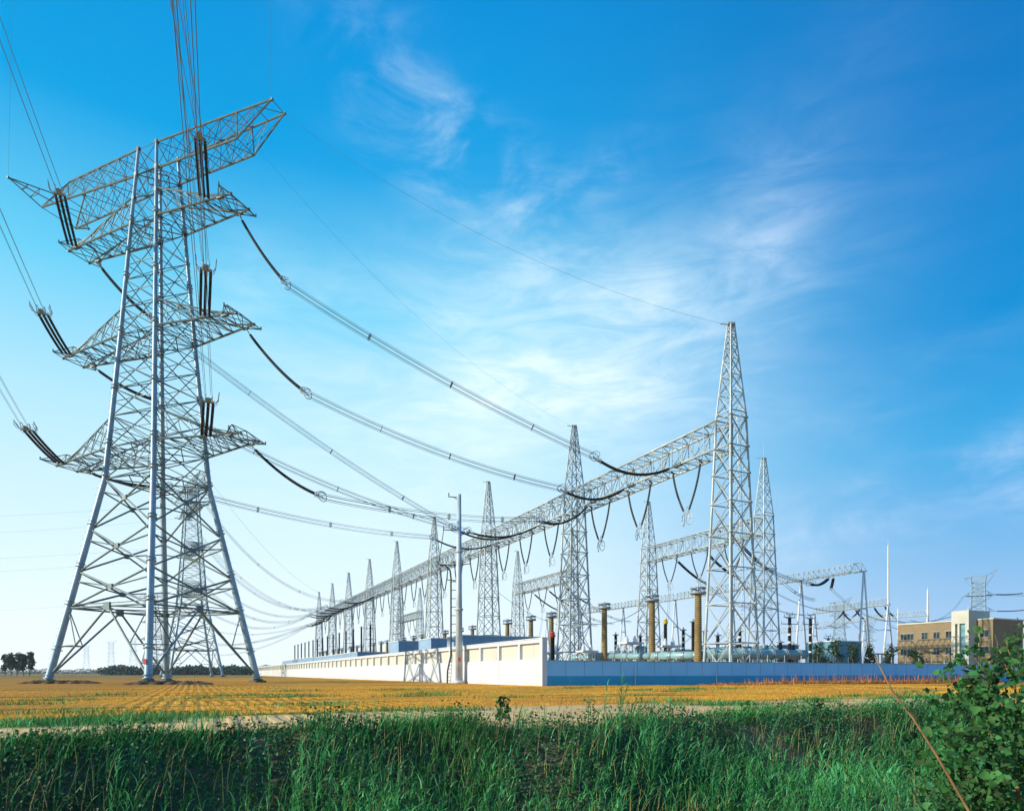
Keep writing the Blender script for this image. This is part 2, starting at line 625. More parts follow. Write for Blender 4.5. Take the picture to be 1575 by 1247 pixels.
# ------------------------------------------------------------------ ground
def sstep(x, a, b):
    t = np.clip((x - a) / (b - a), 0, 1)
    return t * t * (3 - 2 * t)


def wav(p, q, s):
    return np.sin(p * s + 1.3 * np.sin(q * s * .7)) * .5 + np.sin(p * s * 2.3 + q * s * 1.7 + 1) * .3 + np.sin(q * s * 3.1 - p * s * .9) * .2


def ground_z(p, q):
    p, q = np.asarray(p, float), np.asarray(q, float)
    edge = 13.7 + .3 * wav(p, 0 * p, .55) - .7 * np.exp(-((p - 7.0) / 2.2) ** 2)
    z = -1.95 * (1 - sstep(q, edge - 2.6, edge))
    z = np.where(q < 8.0, -1.95 + 1.5 * (1 - sstep(q, 3.0, 6.5)), z)
    near = np.exp(-((q - 14) / 4) ** 2)
    z = z + near * .045 * wav(p, q, 1.1) + .02 * wav(p, q, .2) * (q > 15)
    z = z + .05 * np.exp(-((q - 13.9) / .45) ** 2)              # low lip on the bank
    return z


def pq(p, q, z=None):
    p, q = np.asarray(p, float), np.asarray(q, float)
    z = ground_z(p, q) if z is None else z
    return np.stack([N2.x * p + D2.x * q, N2.y * p + D2.y * q, z], -1)


qs = np.concatenate([[-4000, -800, -100, -20, -5, 0], np.arange(1, 12.5, .5), np.arange(12.5, 20, .12), np.arange(20, 60, .5), [62, 66, 72, 80, 100, 130, 180, 260, 400, 700, 1300, 2500, 6000]])
ps = np.concatenate([[-6000, -2500, -900, -300, -120, -60, -40, -30, -20, -14], np.arange(-10, 40, .3), [41, 44, 50, 60, 80, 120, 300, 900, 2500, 6000]])
PP, QQ = np.meshgrid(ps, qs, indexing='ij')
gv = pq(PP.ravel(), QQ.ravel())
fl = (np.abs(PP.ravel()) > 200) | (QQ.ravel() > 90) | (QQ.ravel() < -10)
gv[:, 2] = np.where(fl & (QQ.ravel() > 20), 0, gv[:, 2])
ii = np.arange(len(ps) * len(qs)).reshape(len(ps), len(qs))
gf = np.stack([ii[:-1, :-1], ii[1:, :-1], ii[1:, 1:], ii[:-1, 1:]], -1).reshape(-1, 4)
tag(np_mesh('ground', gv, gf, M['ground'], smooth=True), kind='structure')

# ------------------------------------------------------------------ perimeter walls
CORNER = V((2.85, 61.8, 0))
LEN_W, H_W = 320.0, 4.5
wall = empty('perimeter_wall', CORNER, 'long white rendered perimeter wall with pilasters and coping running away past the gantry', 'wall')
NL = -N2                                               # outward normal of the white wall
mb = MB()
mb.box(CORNER + D2 * .0, D2 * LEN_W, N2 * .30, V((0, 0, 2.55)))
mb.build('lower_panel', M['wall_white'], wall)
mb = MB()
mb.box(CORNER + N2 * .26 + V((0, 0, 2.553)), D2 * LEN_W, N2 * .10, V((0, 0, 1.494)))
mb.build('upper_panel', M['wall_cream'], wall)
mb = MB()
mb.box(CORNER - N2 * .06 - D2 * .05 + V((0, 0, 4.05)), D2 * (LEN_W + .1), N2 * .44, V((0, 0, .36)))
mb.box(CORNER - N2 * .12 - D2 * .08 + V((0, 0, 4.41)), D2 * (LEN_W + .2), N2 * .55, V((0, 0, .09)))
mb.build('coping', M['wall_white'], wall)
for i in range(1, 64):
    mb = MB()
    s = i * 5.0
    mb.box(CORNER + D2 * (s - .2) - N2 * .04 + V((0, 0, 2.553)), D2 * .4, N2 * .298, V((0, 0, 1.49)))
    mb.box(CORNER + D2 * (s - .09) - N2 * .02, D2 * .18, N2 * .018, V((0, 0, 2.55)))
    mb.build('pilaster', M['wall_white'], wall)
mb = MB()
mb.box(CORNER - D2 * .07 - N2 * .10, D2 * .55, N2 * .52, V((0, 0, 4.415)))
mb.box(CORNER - D2 * .11 - N2 * .15 + V((0, 0, 4.423)), D2 * .60, N2 * .62, V((0, 0, .10)))
mb.build('corner_pier', M['white_paint'], wall)

LEN_B, H_B = 95.0, 2.42
B0 = CORNER + N2 * .43 + D2 * .10
bwall = empty('boundary_wall', B0, 'low two-tone blue boundary wall with panel joints facing the stubble field', 'wall')
mb = MB()
mb.box(B0 + V((0, 0, .95)), N2 * LEN_B, D2 * .24, V((0, 0, 1.40)))
mb.build('upper_band', M['blue_upper'], bwall)
mb = MB()
mb.box(B0 - D2 * .05, N2 * LEN_B, D2 * .30, V((0, 0, .947)))
mb.build('lower_band', M['blue_lower'], bwall)
mb = MB()
mb.box(B0 - D2 * .06 + V((0, 0, 2.353)), N2 * LEN_B, D2 * .36, V((0, 0, .07)))
mb.build('coping', M['shed_blue'], bwall)
for i in range(1, 46):
    MB().box(B0 + N2 * (i * 2.05) - D2 * .006 + V((0, 0, .955)), N2 * .035, D2 * .005, V((0, 0, 1.38))).build('panel_joint', M['teal_cladding'], bwall)
for i in range(2):
    mb = MB()
    mb.bar(B0 + N2 * (9.9 + 10.4 * i) - D2 * .11 + V((0, 0, .02)), B0 + N2 * (9.9 + 10.4 * i) - D2 * .11 + V((0, 0, 2.0 - i * .6)), .05, 8)
    mb.build('drain_pipe', M['white_paint'], bwall)
for i in range(26):
    mb = MB()
    b = B0 + N2 * (20 + i * 2.6) + D2 * .12 + V((0, 0, 2.42))
    mb.bar(b, b + V((0, 0, .75)), .035, 6, cap=True)
    mb.bar(b + V((0, 0, .74)) - D2 * .05, b + V((0, 0, .74)) + D2 * .05, .03, 5, cap=True)
    mb.build('wire_post', M['white_paint'], bwall)
mb = MB()
for z in (2.62, 2.80, 2.98, 3.14):
    mb.bar(B0 + N2 * 20 + D2 * .12 + V((0, 0, z)), B0 + N2 * 85 + D2 * .12 + V((0, 0, z)), .009, 4)
mb.build('fence_wires', M['wire'], bwall)


# ------------------------------------------------------------------ the big transmission tower
TC, TROT = V((-44.35, 84.0, 0)), math.atan2(-.377, .926)
E1, E2 = V((math.cos(TROT), math.sin(TROT), 0)), V((-math.sin(TROT), math.cos(TROT), 0))
AZ = [(.4, 8.2), (24.9, 4.1), (28.8, 3.83), (42.85, 2.93), (56.8, 2.12), (63.0, 1.72), (66.2, 1.55)]


def half(z):
    for (z0, a0), (z1, a1) in zip(AZ, AZ[1:]):
        if z <= z1:
            return a0 + (a1 - a0) * (z - z0) / (z1 - z0)
    return AZ[-1][1]


SGN = [(-1, -1), (1, -1), (1, 1), (-1, 1)]


def corner(i, z, k_=1.0):
    a = half(z)
    return V((SGN[i % 4][0] * a * k_, SGN[i % 4][1] * a * k_, z))


def crossarm(root, side, zb, zt, L, wend=1.4, horn=2.9):
    mb = MB()
    a, at = half(zb), half(zt)
    n = 6
    xe = L - 2.6
    B = {s: [V((side * (a + (L - a) * i / n), s * (a + (wend - a) * i / n), zb)) for i in range(n + 1)] for s in (-1, 1)}
    T = {s: [V((side * (at + (xe - at) * i / n), s * (at + (wend - at) * i / n), zt + (zb + .45 - zt) * i / n)) for i in range(n + 1)] for s in (-1, 1)}
    for s in (-1, 1):
        mb.bar(B[s][0], B[s][n], .13, 6)
        mb.bar(T[s][0], T[s][n], .105, 6)
        mb.bar(T[s][n], B[s][n], .08, 6)
        for i in range(n):
            mb.bar(B[s][i + 1], T[s][i + 1], .05, 5)
            mb.bar(T[s][i], B[s][i + 1], .06, 5)
    for i in range(n + 1):
        mb.bar(B[-1][i], B[1][i], .06, 5)
        if i < n:
            mb.bar(B[-1][i], B[1][i + 1], .05, 5)
            mb.bar(B[1][i], B[-1][i + 1], .05, 5)
            mb.bar(T[-1][i], T[1][i + 1], .04, 5)
        if 0 < i:
            mb.bar(T[-1][i], T[1][i], .05, 5)
    # pointed outriggers for the jumpers at both edges of the arm's end, and a braced frame over the end
    for s in (-1, 1):
        tip = V((side * (L - .3), s * horn, zb + .15))
        for q in (B[s][n], B[s][n - 1], B[s][n].lerp(B[s][n - 1], .5)):
            mb.bar(tip, q, .055, 5)
        top = V((side * (L - 1.6), s * wend * .8, zb + 1.35))
        for q in (tip, B[s][n], B[s][n - 1], T[-s][n]):
            mb.bar(top, q, .055, 5)
        mb.bar(tip - V((0, 0, .05)), tip + V((0, 0, .3)), .09, 6)
        # hanger plates where the strings bolt on
        pl = B[s][n].lerp(B[s][n - 1], .8)
        mb.box(pl + V((-.45, -.18, -.2)), V((.9, 0, 0)), V((0, .36, 0)), V((0, 0, .16)))
        mb.box(B[s][n] + V((-.14, -.14, -.14)), V((.28, 0, 0)), V((0, .28, 0)), V((0, 0, .28)))
    mb.bar(V((side * (L - 1.6), -wend * .8, zb + 1.35)), V((side * (L - 1.6), wend * .8, zb + 1.35)), .055, 5)
    return mb.build('crossarm', M['steel_thin'], root)


def top_arm(root, side):
    mb = MB()
    w, zb, zt = 1.55, 63.0, 66.2
    xe_t, xe_b = (18.9, 14.1) if side > 0 else (14.8, 18.6)
    n = 7
    T = {s: [V((side * (w + (xe_t - w) * i / n), s * (w + (1.05 - w) * i / n), zt)) for i in range(n + 1)] for s in (-1, 1)}
    B = {s: [V((side * (w + (xe_b - w) * i / n), s * (w + ((1.35 if side > 0 else 2.3) - w) * i / n), zb)) for i in range(n + 1)] for s in (-1, 1)}
    for s in (-1, 1):
        mb.bar(T[s][0], T[s][n], .12, 6)
        mb.bar(B[s][0], B[s][n], .13, 6)
        mb.bar(T[s][n], B[s][n], .10, 6)
        for i in range(n):
            mb.bar(T[s][i + 1], B[s][i + 1], .036, 5)
            mb.bar(T[s][i], B[s][i + 1], .042, 5)
            mb.bar(B[s][i], T[s][i + 1], .032, 5)
    for i in range(1, n + 1):
        for S in (T, B):
            mb.bar(S[-1][i], S[1][i], .045, 5)
            mb.bar(S[-1 if i % 2 else 1][i - 1], S[1 if i % 2 else -1][i], .042, 5)
    for s in (-1, 1):
        if side > 0:
            mb.box(T[s][n] + V((-.12, -.12, -.15)), V((.28, 0, 0)), V((0, .24, 0)), V((0, 0, .28)))
            mb.bar(T[s][n - 2], B[s][n], .08, 6)
        else:
            tip = V((-20.3, s * 5.4, 65.3))
            for q in (T[s][n].lerp(B[s][n], .5), B[s][n], B[s][n - 1]):
                mb.bar(tip, q, .075, 5)
            for q_ in (.35, .6):
                a_, b_, c_ = T[s][n].lerp(B[s][n], .5).lerp(tip, q_), B[s][n].lerp(tip, q_), B[s][n - 1].lerp(tip, q_)
                for u_, w_ in ((a_, b_), (b_, c_), (c_, a_)):
                    mb.bar(u_, w_, .045, 5)
            mb.box(tip - V((.12, .12, .12)), V((.24, 0, 0)), V((0, .24, 0)), V((0, 0, .24)))
    return mb.build('earth_wire_arm', M['steel_thin'], root)


def make_tower(label, group):
    root = empty('transmission_tower', (0, 0, 0), label, 'pylon', group)
    levels_x = [(24.9, 18.6), (18.6, 13.4), (13.4, 9.0)]
    up = [24.9, 28.8, 32.7, 36.1, 39.5, 42.85, 46.2, 49.7, 53.2, 56.8, 60.0, 63.0, 66.2]
    for i in range(4):
        mb = MB()
        zz = [.4, 9.0, 18.6, 24.9, 32.7, 42.85, 49.7, 56.8, 66.2]
        rr = [.43, .40, .37, .34, .31, .27, .24, .22, .18]
        for a in range(len(zz) - 1):
            mb.bar(corner(i, zz[a]), corner(i, zz[a + 1]), rr[a], 12, rr[a + 1])
        for z in (.55, 4.0, 9.4, 14.0, 19.2, 25.3, 29.3, 36.1, 43.3, 50.2, 57.2):
            dz = (corner(i, z + .1) - corner(i, z - .1)).normalized()
            r_ = .62 - .0048 * z
            mb.bar(corner(i, z) - dz * .07, corner(i, z) + dz * .07, r_, 12, cap=True)
            mb.bar(corner(i, z + .35), corner(i, z + .42), r_ * .95, 12, cap=True)
        for z in np.arange(3, 64, .45):                                      # climbing pegs
            c = corner(i, z)
            o_ = V((SGN[i][0], -SGN[i][1] if int(z / .45) % 2 else SGN[i][1], 0)).normalized()
            mb.bar(c, c + o_ * (.62 - .004 * z), .018, 4)
        mb.build('leg', M['steel'], root, True)
    for i in range(4):
        mb = MB()
        A, B = lambda z: corner(i, z), lambda z: corner(i + 1, z)
        for z1, z0 in levels_x:
            r_ = .125 if z0 < 10 else .11
            mb.bar(A(z0), B(z1), r_, 8)
            mb.bar(B(z0), A(z1), r_, 8)
            a1, a0 = half(z1), half(z0)
            t_ = a0 / (a0 + a1)
            xm = A(z0).lerp(B(z1), t_)
            mb.bar(A(z1), B(z1), .085, 6) if z1 > 24 else None
            mb.bar(xm, A(xm.z * .55 + z1 * .45), .09, 6)
            mb.bar(xm, B(xm.z * .55 + z1 * .45), .09, 6)
            d_ = (B(z0) - A(z0)).normalized()
            mb.box(xm - d_ * .32 - V((0, 0, .3)), d_ * .64, d_.cross(V((0, 0, 1))) * .2, V((0, 0, .6)))
        mid = (A(9.0) + B(9.0)) / 2
        mb.bar(A(9.0), B(9.0), .12, 6)
        mb.bar(A(9.45), mid + V((0, 0, .35)), .06, 6)
        mb.bar(B(9.45), mid + V((0, 0, .35)), .06, 6)
        mb.bar(mid, A(.8), .125, 8)
        mb.bar(mid, B(.8), .125, 8)
        d_ = (B(9) - A(9)).normalized()
        mb.box(mid - d_ * .5 - V((0, 0, .45)), d_ * 1.0, d_.cross(V((0, 0, 1))) * .24, V((0, 0, .9)))
        for C_ in (A, B):
            hm = mid.lerp(C_(.8), .55)
            mb.bar(hm, C_(4.4), .07, 6)
            mb.bar(hm, C_(9.0), .07, 6)
            nmid = (corner(i + 2, 9.0) + (corner(i + 1, 9.0) if C_ is B else corner(i, 9.0))) / 2
            nmid = (C_(9.0) + corner(i + 2 if C_ is B else i + 3, 9.0)) / 2
            mb.bar(hm, nmid.lerp(C_(.8), .55), .05, 5)
        for z0, z1 in zip(up, up[1:]):
            r_ = .088 - .0007 * z0
            mb.bar(A(z0), B(z1), r_, 6)
            mb.bar(B(z0), A(z1), r_, 6)
            mb.bar(A(z1), B(z1), r_ * .9, 6)
            t_ = half(z0) / (half(z0) + half(z1))
            xm = A(z0).lerp(B(z1), t_)
            if z1 - z0 > 3.3 and z0 < 50:
                mb.bar(A(xm.z), xm, .05, 5)
                mb.bar(B(xm.z), xm, .05, 5)
            for q in (A(z1), B(z1)):
                mb.box(q - V((.2, .2, .22)), V((.4, 0, 0)), V((0, .4, 0)), V((0, 0, .44)))
        mb.build('face_bracing', M['steel_thin'], root)
    for z in (9.0, 24.9, 28.8, 42.85, 56.8, 63.0):
        mb = MB()
        ms = [(corner(i, z) + corner(i + 1, z)) / 2 for i in range(4)]
        for i in range(4):
            mb.bar(ms[i], ms[(i + 1) % 4], .07, 5)
        mb.bar(corner(0, z), corner(2, z), .07, 5)
        mb.bar(corner(1, z), corner(3, z), .07, 5)
        mb.build('plan_bracing', M['steel_thin'], root)
    for side, Ls in ((-1, (14.6, 15.7, 17.0)), (1, (13.2, 14.0, 14.7))):
        for (zb, zt), L in zip(((56.8, 60.3), (42.85, 46.2), (28.8, 32.7)), Ls):
            crossarm(root, side, zb, zt, L, horn=2.9 + (.8 if side < 0 and zb < 30 else 0))
        top_arm(root, side)
    for i in range(4):
        mb = MB()
        c = corner(i, .4)
        mb.box(c + V((-.8, -.8, -.6)), V((1.6, 0, 0)), V((0, 1.6, 0)), V((0, 0, .45)))
        mb.box(c + V((-.5, -.5, -.15)), V((1.0, 0, 0)), V((0, 1.0, 0)), V((0, 0, .2)))
        mb.build('footing', M['old_concrete'], root)
    return root


tower = make_tower('huge tubular lattice tower rising over the stubble field with six broad phase arms', 'transmission towers')
MB().box(corner(1, 2.2) + V((-.25, -.5, 0)), V((.5, 0, 0)), V((0, .04, 0)), V((0, 0, .6))).build('warning_plate', M['red_paint'], tower)
tower.location = TC
tower.rotation_euler = (0, 0, TROT)


def mound(a, b, w, h):
    a, b = V(a), V(b)
    L = (b - a).length
    d = (b - a).normalized()
    u = d.cross(V((0, 0, 1)))
    vs, n1, n2 = [], 40, 9
    for i in range(n1 + 1):
        for j in range(n2 + 1):
            t, r_ = i / n1, j / n2 * 2 - 1
            e = min(1, 6 * t, 6 * (1 - t)) ** .5
            z = h * e * max(0, 1 - abs(r_) ** 4) * (.8 + .35 * math.sin(i * 1.7 + j) * math.sin(i * .6))
            vs.append(tuple(a + d * (L * t) + u * (w * r_ * (.8 + .2 * math.sin(i * .9))) + V((0, 0, z - .04))))
    f = np.array([[i * (n2 + 1) + j, (i + 1) * (n2 + 1) + j, (i + 1) * (n2 + 1) + j + 1, i * (n2 + 1) + j + 1] for i in range(n1) for j in range(n2)])
    tag(np_mesh('ground_mound', np.array(vs), f, M['mound_soil']), kind='structure')


M['mound_soil'] = mat('turned_soil', (.10, .065, .03), .95, 0, .3, 1.2, .5, 6)
mound((-57.2, 78.2, 0), (-48.5, 78.6, 0), 1.6, .42)
mound((-41.5, 72.0, 0), (-32.5, 72.6, 0), 1.6, .42)


def T(x, y, z):
    return TC + E1 * x + E2 * y + V((0, 0, z))


# ------------------------------------------------------------------ insulator strings and conductors
STR_G = 'tension insulator strings'


def dense(pts, k_):
    return [a.lerp(b, j / k_) for a, b in zip(pts, pts[1:]) for j in range(k_)] + [pts[-1]]


def tension_string(label, p0, p1, sag=.3, count=2, spread=.5, r=.13, group=STR_G, m='dark_insulator', rings=1.0, horns=False, nseg=44):
    p0, p1 = V(p0), V(p1)
    root = empty('insulator_string', p0, label, 'insulator', group)
    d = (p1 - p0).normalized()
    u = d.cross(V((0, 0, 1))).normalized()
    if u.length < .1:
        u = V((1, 0, 0))
    w = u.cross(d).normalized()
    L = (p1 - p0).length
    line = sag_line(p0, p1, sag, nseg)
    i0, i1 = int(nseg * .10), int(nseg * .93)
    for c in range(count):
        off = u * ((c - (count - 1) / 2) * spread)
        MB().ribbed(dense([q + off for q in line[i0:i1 + 1]], 3), r * .84, r, 8).build('insulator_rod', M[m], root)
    mb = MB()
    for c in range(count):
        off = u * ((c - (count - 1) / 2) * spread)
        mb.bar(p0 + off * .9, line[i0] + off, .035, 5)
        mb.bar(p0 + off * .9 + w * .12, line[i0] + off, .025, 5)
    mb.build('link', M['aluminium'], root)
    mb = MB()
    a, b = line[i1], line[-1]
    e = u * ((count - 1) / 2 * spread + .12)
    mb.box(a - e - w * .06, u * (2 * e.length), w * .12, d * .28)
    mb.box(a - u * .25 + d * .28 - w * .05, u * .5, w * .1, (b - a) * .7)
    mb.bar(a + d * .3, b, .07, 6)
    mb.build('yoke', M['aluminium'], root)
    if rings:
        mb = MB()
        cpos = b - d * .2
        mb.ring(cpos + u * .42 * rings, (d + w * .2), w, .62 * rings, .46 * rings, .045 * rings, 16, 5)
        mb.ring(cpos - u * .42 * rings, (d - w * .2), w, .62 * rings, .46 * rings, .045 * rings, 16, 5)
        mb.ring(a, u, w, e.length + .28, .34, .035 * rings, 14, 5)
        for s in (-1, 1):
            mb.bar(a + u * s * .2, cpos + u * s * .42 * rings + w * .3, .03, 4)
        mb.build('corona_ring', M['aluminium'], root)
    if horns:
        for s in (-1, 1):
            mb = MB()
            h0 = a + u * s * (e.length + .1)
            mb.tube([h0, h0 + u * s * .25 + d * .5 + w * .25, h0 + u * s * .3 + d * 1.5 + w * .55], .05, 5)
            mb.ring(h0 + u * s * .25 + d * .85 + w * .2, d, w, .75, .22, .035, 14, 4)
            mb.build('arcing_horn', M['aluminium'], root)
    return root


def bundle(label, pts, n=6, rad=.38, wr=.022, spacers=(.3, .7), group='conductor bundles', phase=0.0):
    """a bundle of parallel conductors along a polyline"""
    pts = [V(p) for p in pts]
    root = empty('conductor_bundle', pts[0], label, 'cable', group)
    frames = []
    for i, q in enumerate(pts):
        d = (pts[min(i + 1, len(pts) - 1)] - pts[max(i - 1, 0)]).normalized()
        u = d.cross(V((0, 0, 1)))
        u = u.normalized() if u.length > .05 else V((1, 0, 0))
        frames.append((q, u, u.cross(d).normalized()))
    for c in range(n):
        t = 2 * math.pi * c / n + phase
        MB().tube([q + (u * math.cos(t) + w * math.sin(t)) * rad for q, u, w in frames], wr, 4).build('wire', M['wire'], root)
    for s in spacers:
        q, u, w = frames[int(s * (len(frames) - 1))]
        mb = MB()
        ps_ = [q + (u * math.cos(2 * math.pi * c / n + phase) + w * math.sin(2 * math.pi * c / n + phase)) * rad for c in range(n)]
        for c in range(n):
            mb.bar(ps_[c], ps_[(c + 1) % n], .035, 5)
            mb.bar(q, ps_[c], .03, 5)
        mb.build('spacer', M['dark_iron'], root)
    return root


def single_wire(label, pts, wr=.02, group='overhead earth wires', name='earth_wire'):
    o = MB().tube(pts, wr, 4).build(name, M['wire'])
    return tag(o, label, 'cable', group)


def quad_line(p0, pm, c=.00045, Yend=-60, n=40):
    """parabola from p0 through pm, carried on in plan until depth Yend"""
    p0, pm = V(p0), V(pm)
    h = V((pm.x - p0.x, pm.y - p0.y, 0))
    s1 = h.length
    h.normalize()
    b = (pm.z - p0.z - c * s1 * s1) / s1
    S = (Yend - p0.y) / h.y
    out = []
    for i in range(n + 1):
        s = S * i / n
        out.append(V((p0.x + h.x * s, p0.y + h.y * s, p0.z + b * s + c * s * s)))
    return out


lvl = {2: 'top', 3: 'middle', 4: 'lowest'}
incoming = [  # arm, side, attach (e1, e2, z), string end (px, py, Y), a point farther along (px, py, Y)
    (2, 'outer', (9.4, -1.6, 56.75), (307, 203, 69.5), (262, -30, 45)),
    (3, 'outer', (9.6, -1.8, 42.8), (317, 407, 69.5), (271, -30, 34)),
    (4, 'outer', (10.0, -2.0, 28.75), (321, 612, 69.5), (281, -20, 21.5)),
    (2, 'field', (-13.6, -1.45, 56.75), (90, 290, 76.5), (0, 45, 52)),
    (3, 'field', (-14.5, -1.45, 42.8), (62, 475, 76.5), (0, 335, 60)),
    (4, 'field', (-15.8, -1.45, 28.75), (38, 655, 76.5), (0, 590, 64)),
]
for arm, side, at, e, far in incoming:
    where = 'substation-side arm' if side == 'outer' else 'field-side arm'
    pe = P(*e)
    tension_string('triple dark insulator string pulled towards the viewer from the %s %s' % (lvl[arm], where), T(*at), pe, .25, 3, .46, .16, horns=True, rings=.8)
    bundle('bundle of overhead conductors passing above the viewer from the %s %s' % (lvl[arm], where), quad_line(pe, P(*far)), 4, .40, .018, (), phase=.5)

PH = [.22, .5, .78]
Y1, DY, A1 = 76.0, 31.37, 60.9


def front(k_, f, off=0.0, z=0.0):
    """a point on the front gantry line: bay k_ (0..), fraction f of the bay, off metres towards the field"""
    q = G(A1, Y1 + DY * (k_ + f), z)
    return q - N2 * off


outgoing = [  # arm, side, attach, string end px, ring at the gantry px, bay, phase
    (2, 'outer', (11.6, 1.45, 56.7), (441, 437, 81), (912, 701, 82.5), 0, 0, .6, 1.0),
    (3, 'outer', (12.6, 1.45, 42.75), (474, 606, 81), (862, 751, 91), 0, 1, .7, 1.2),
    (4, 'outer', (13.3, 1.45, 28.7), (497, 764, 81), (829, 799, 99.3), 0, 2, .8, .9),
    (3, 'field', (-14.0, 1.45, 42.75), (250, 618, 93), (717, 816, 111), 1, 0, .7, 2.0),
    (2, 'field', (-13.2, 1.45, 56.7), (238, 492, 93), (694, 809, 120), 1, 1, .7, 1.4),
    (4, 'field', (-15.4, 1.45, 28.7), (262, 748, 93), (664, 826, 129), 1, 2, .7, 1.2),
]
for arm, side, at, e, rg, bay, ph, s1, s2 in outgoing:
    where = 'substation-side arm' if side == 'outer' else 'field-side arm'
    pe, pr = P(*e), P(*rg)
    tension_string('double dark insulator string sagging towards the gantry from the %s %s' % (lvl[arm], where), T(*at), pe, s1, 2, .44, .165)
    tension_string('long dark insulator string between the conductor and the %s beam, %s phase' % (ORD[bay], ORD[ph]),
                   front(bay, PH[ph], 1.5, 26.75), pr, 1.7, 2, .45, .12)
    bundle('conductor bundle sagging from the %s %s down to the front gantry' % (lvl[arm], where), sag_line(pe, pr, s2, 30), 6, .40, .024, (.28, .55, .8), phase=.3)

# earth wires
single_wire('thin earth wire from the tower peak down to the nearest gantry spire', sag_line(T(18.9, .9, 66.1), G(A1, Y1, 40.6), 3.2, 40), .012)
single_wire('thin earth wire from the far side of the tower to the second gantry spire', sag_line(T(14.0, 1.4, 64.5), front(1, 0, 0, 40.6), 4.0, 40), .010)
single_wire('thin earth wire rising overhead from the tower peak towards the viewer', quad_line(T(18.9, -1.2, 66.2), P(417, -60, 58)), .012)
single_wire('thin earth wire rising overhead from the pointed field end of the tower', quad_line(T(-20.3, -5.4, 65.3), P(20, -60, 60)), .010)


# ------------------------------------------------------------------ gantries
def face_x(mb, A_, B_, zs, r, horiz=True, node=.0):
    for z0, z1 in zip(zs, zs[1:]):
        mb.bar(A_(z0), B_(z1), r, 5)
        mb.bar(B_(z0), A_(z1), r, 5)
        if horiz:
            mb.bar(A_(z1), B_(z1), r, 5)


def make_column(label, group, zbeam=30.0, ztop=40.7, a0=2.15, rl=.17, rb=.075):
    root = empty('gantry_column', (0, 0, 0), label, 'lattice column', group)
    prof = [(0, a0), (zbeam + .6, 1.12), (ztop, .28)]

    def hw(z):
        for (z0, b0), (z1, b1) in zip(prof, prof[1:]):
            if z <= z1:
                return b0 + (b1 - b0) * (z - z0) / (z1 - z0)
        return prof[-1][1]

    def cn(i, z):
        s = SGN[i % 4]
        q = D2 * (s[0] * hw(z)) + N2 * (s[1] * hw(z))
        return V((q.x, q.y, z))
    zs = [0, 4.6, 9.0, 13.0, 16.8, 20.4, 23.7, 26.7, 30.0]
    zs = [z * zbeam / 30.0 for z in zs]
    zu = [zbeam + .6 + (ztop - zbeam - .6) * t for t in (0, .22, .42, .6, .75, .88, 1.0)]
    for i in range(4):
        mb = MB()
        mb.bar(cn(i, 0), cn(i, zbeam + .6), rl, 8, rl * .8)
        mb.bar(cn(i, zbeam + .6), cn(i, ztop), rl * .62, 8, rl * .42)
        for z in zs[1:]:
            mb.bar(cn(i, z - .06), cn(i, z + .06), rl * 1.6, 8, cap=True)
        mb.box(cn(i, 0) - V((.5, .5, .3)), V((1, 0, 0)), V((0, 1, 0)), V((0, 0, .55)))
        mb.build('leg', M['steel_pale'], root, True)
    for i in range(4):
        mb = MB()
        face_x(mb, lambda z: cn(i, z), lambda z: cn(i + 1, z), zs, rb)
        mb.bar(cn(i, zbeam + .6), cn(i + 1, zbeam + .6), rb, 5)
        mb.build('face_bracing', M['steel_pale'], root)
    mb = MB()
    for i in range(4):
        face_x(mb, lambda z: cn(i, z), lambda z: cn(i + 1, z), zu, rb * .72)
    mb.box(V((-.4, -.4, ztop)), V((.8, 0, 0)), V((0, .8, 0)), V((0, 0, .15)))
    q = D2 * .9
    mb.bar(V((0, 0, ztop + .1)), V((q.x * .8, q.y * .8, ztop + .25)) - N2 * .9, .07, 5)
    mb.build('spire', M['steel_pale'], root)
    mb = MB()
    for z in np.arange(1, zbeam, .9):                                      # ladder on the field side
        c = cn(0, z).lerp(cn(3, z), .5)
        mb.bar(c - D2 * .22, c + D2 * .22, .02, 4)
    for s in (-1, 1):
        mb.bar(cn(0, 1).lerp(cn(3, 1), .5) + D2 * .22 * s, cn(0, zbeam).lerp(cn(3, zbeam), .5) + D2 * .22 * s, .03, 4)
    mb.build('ladder', M['steel_pale'], root)
    return root


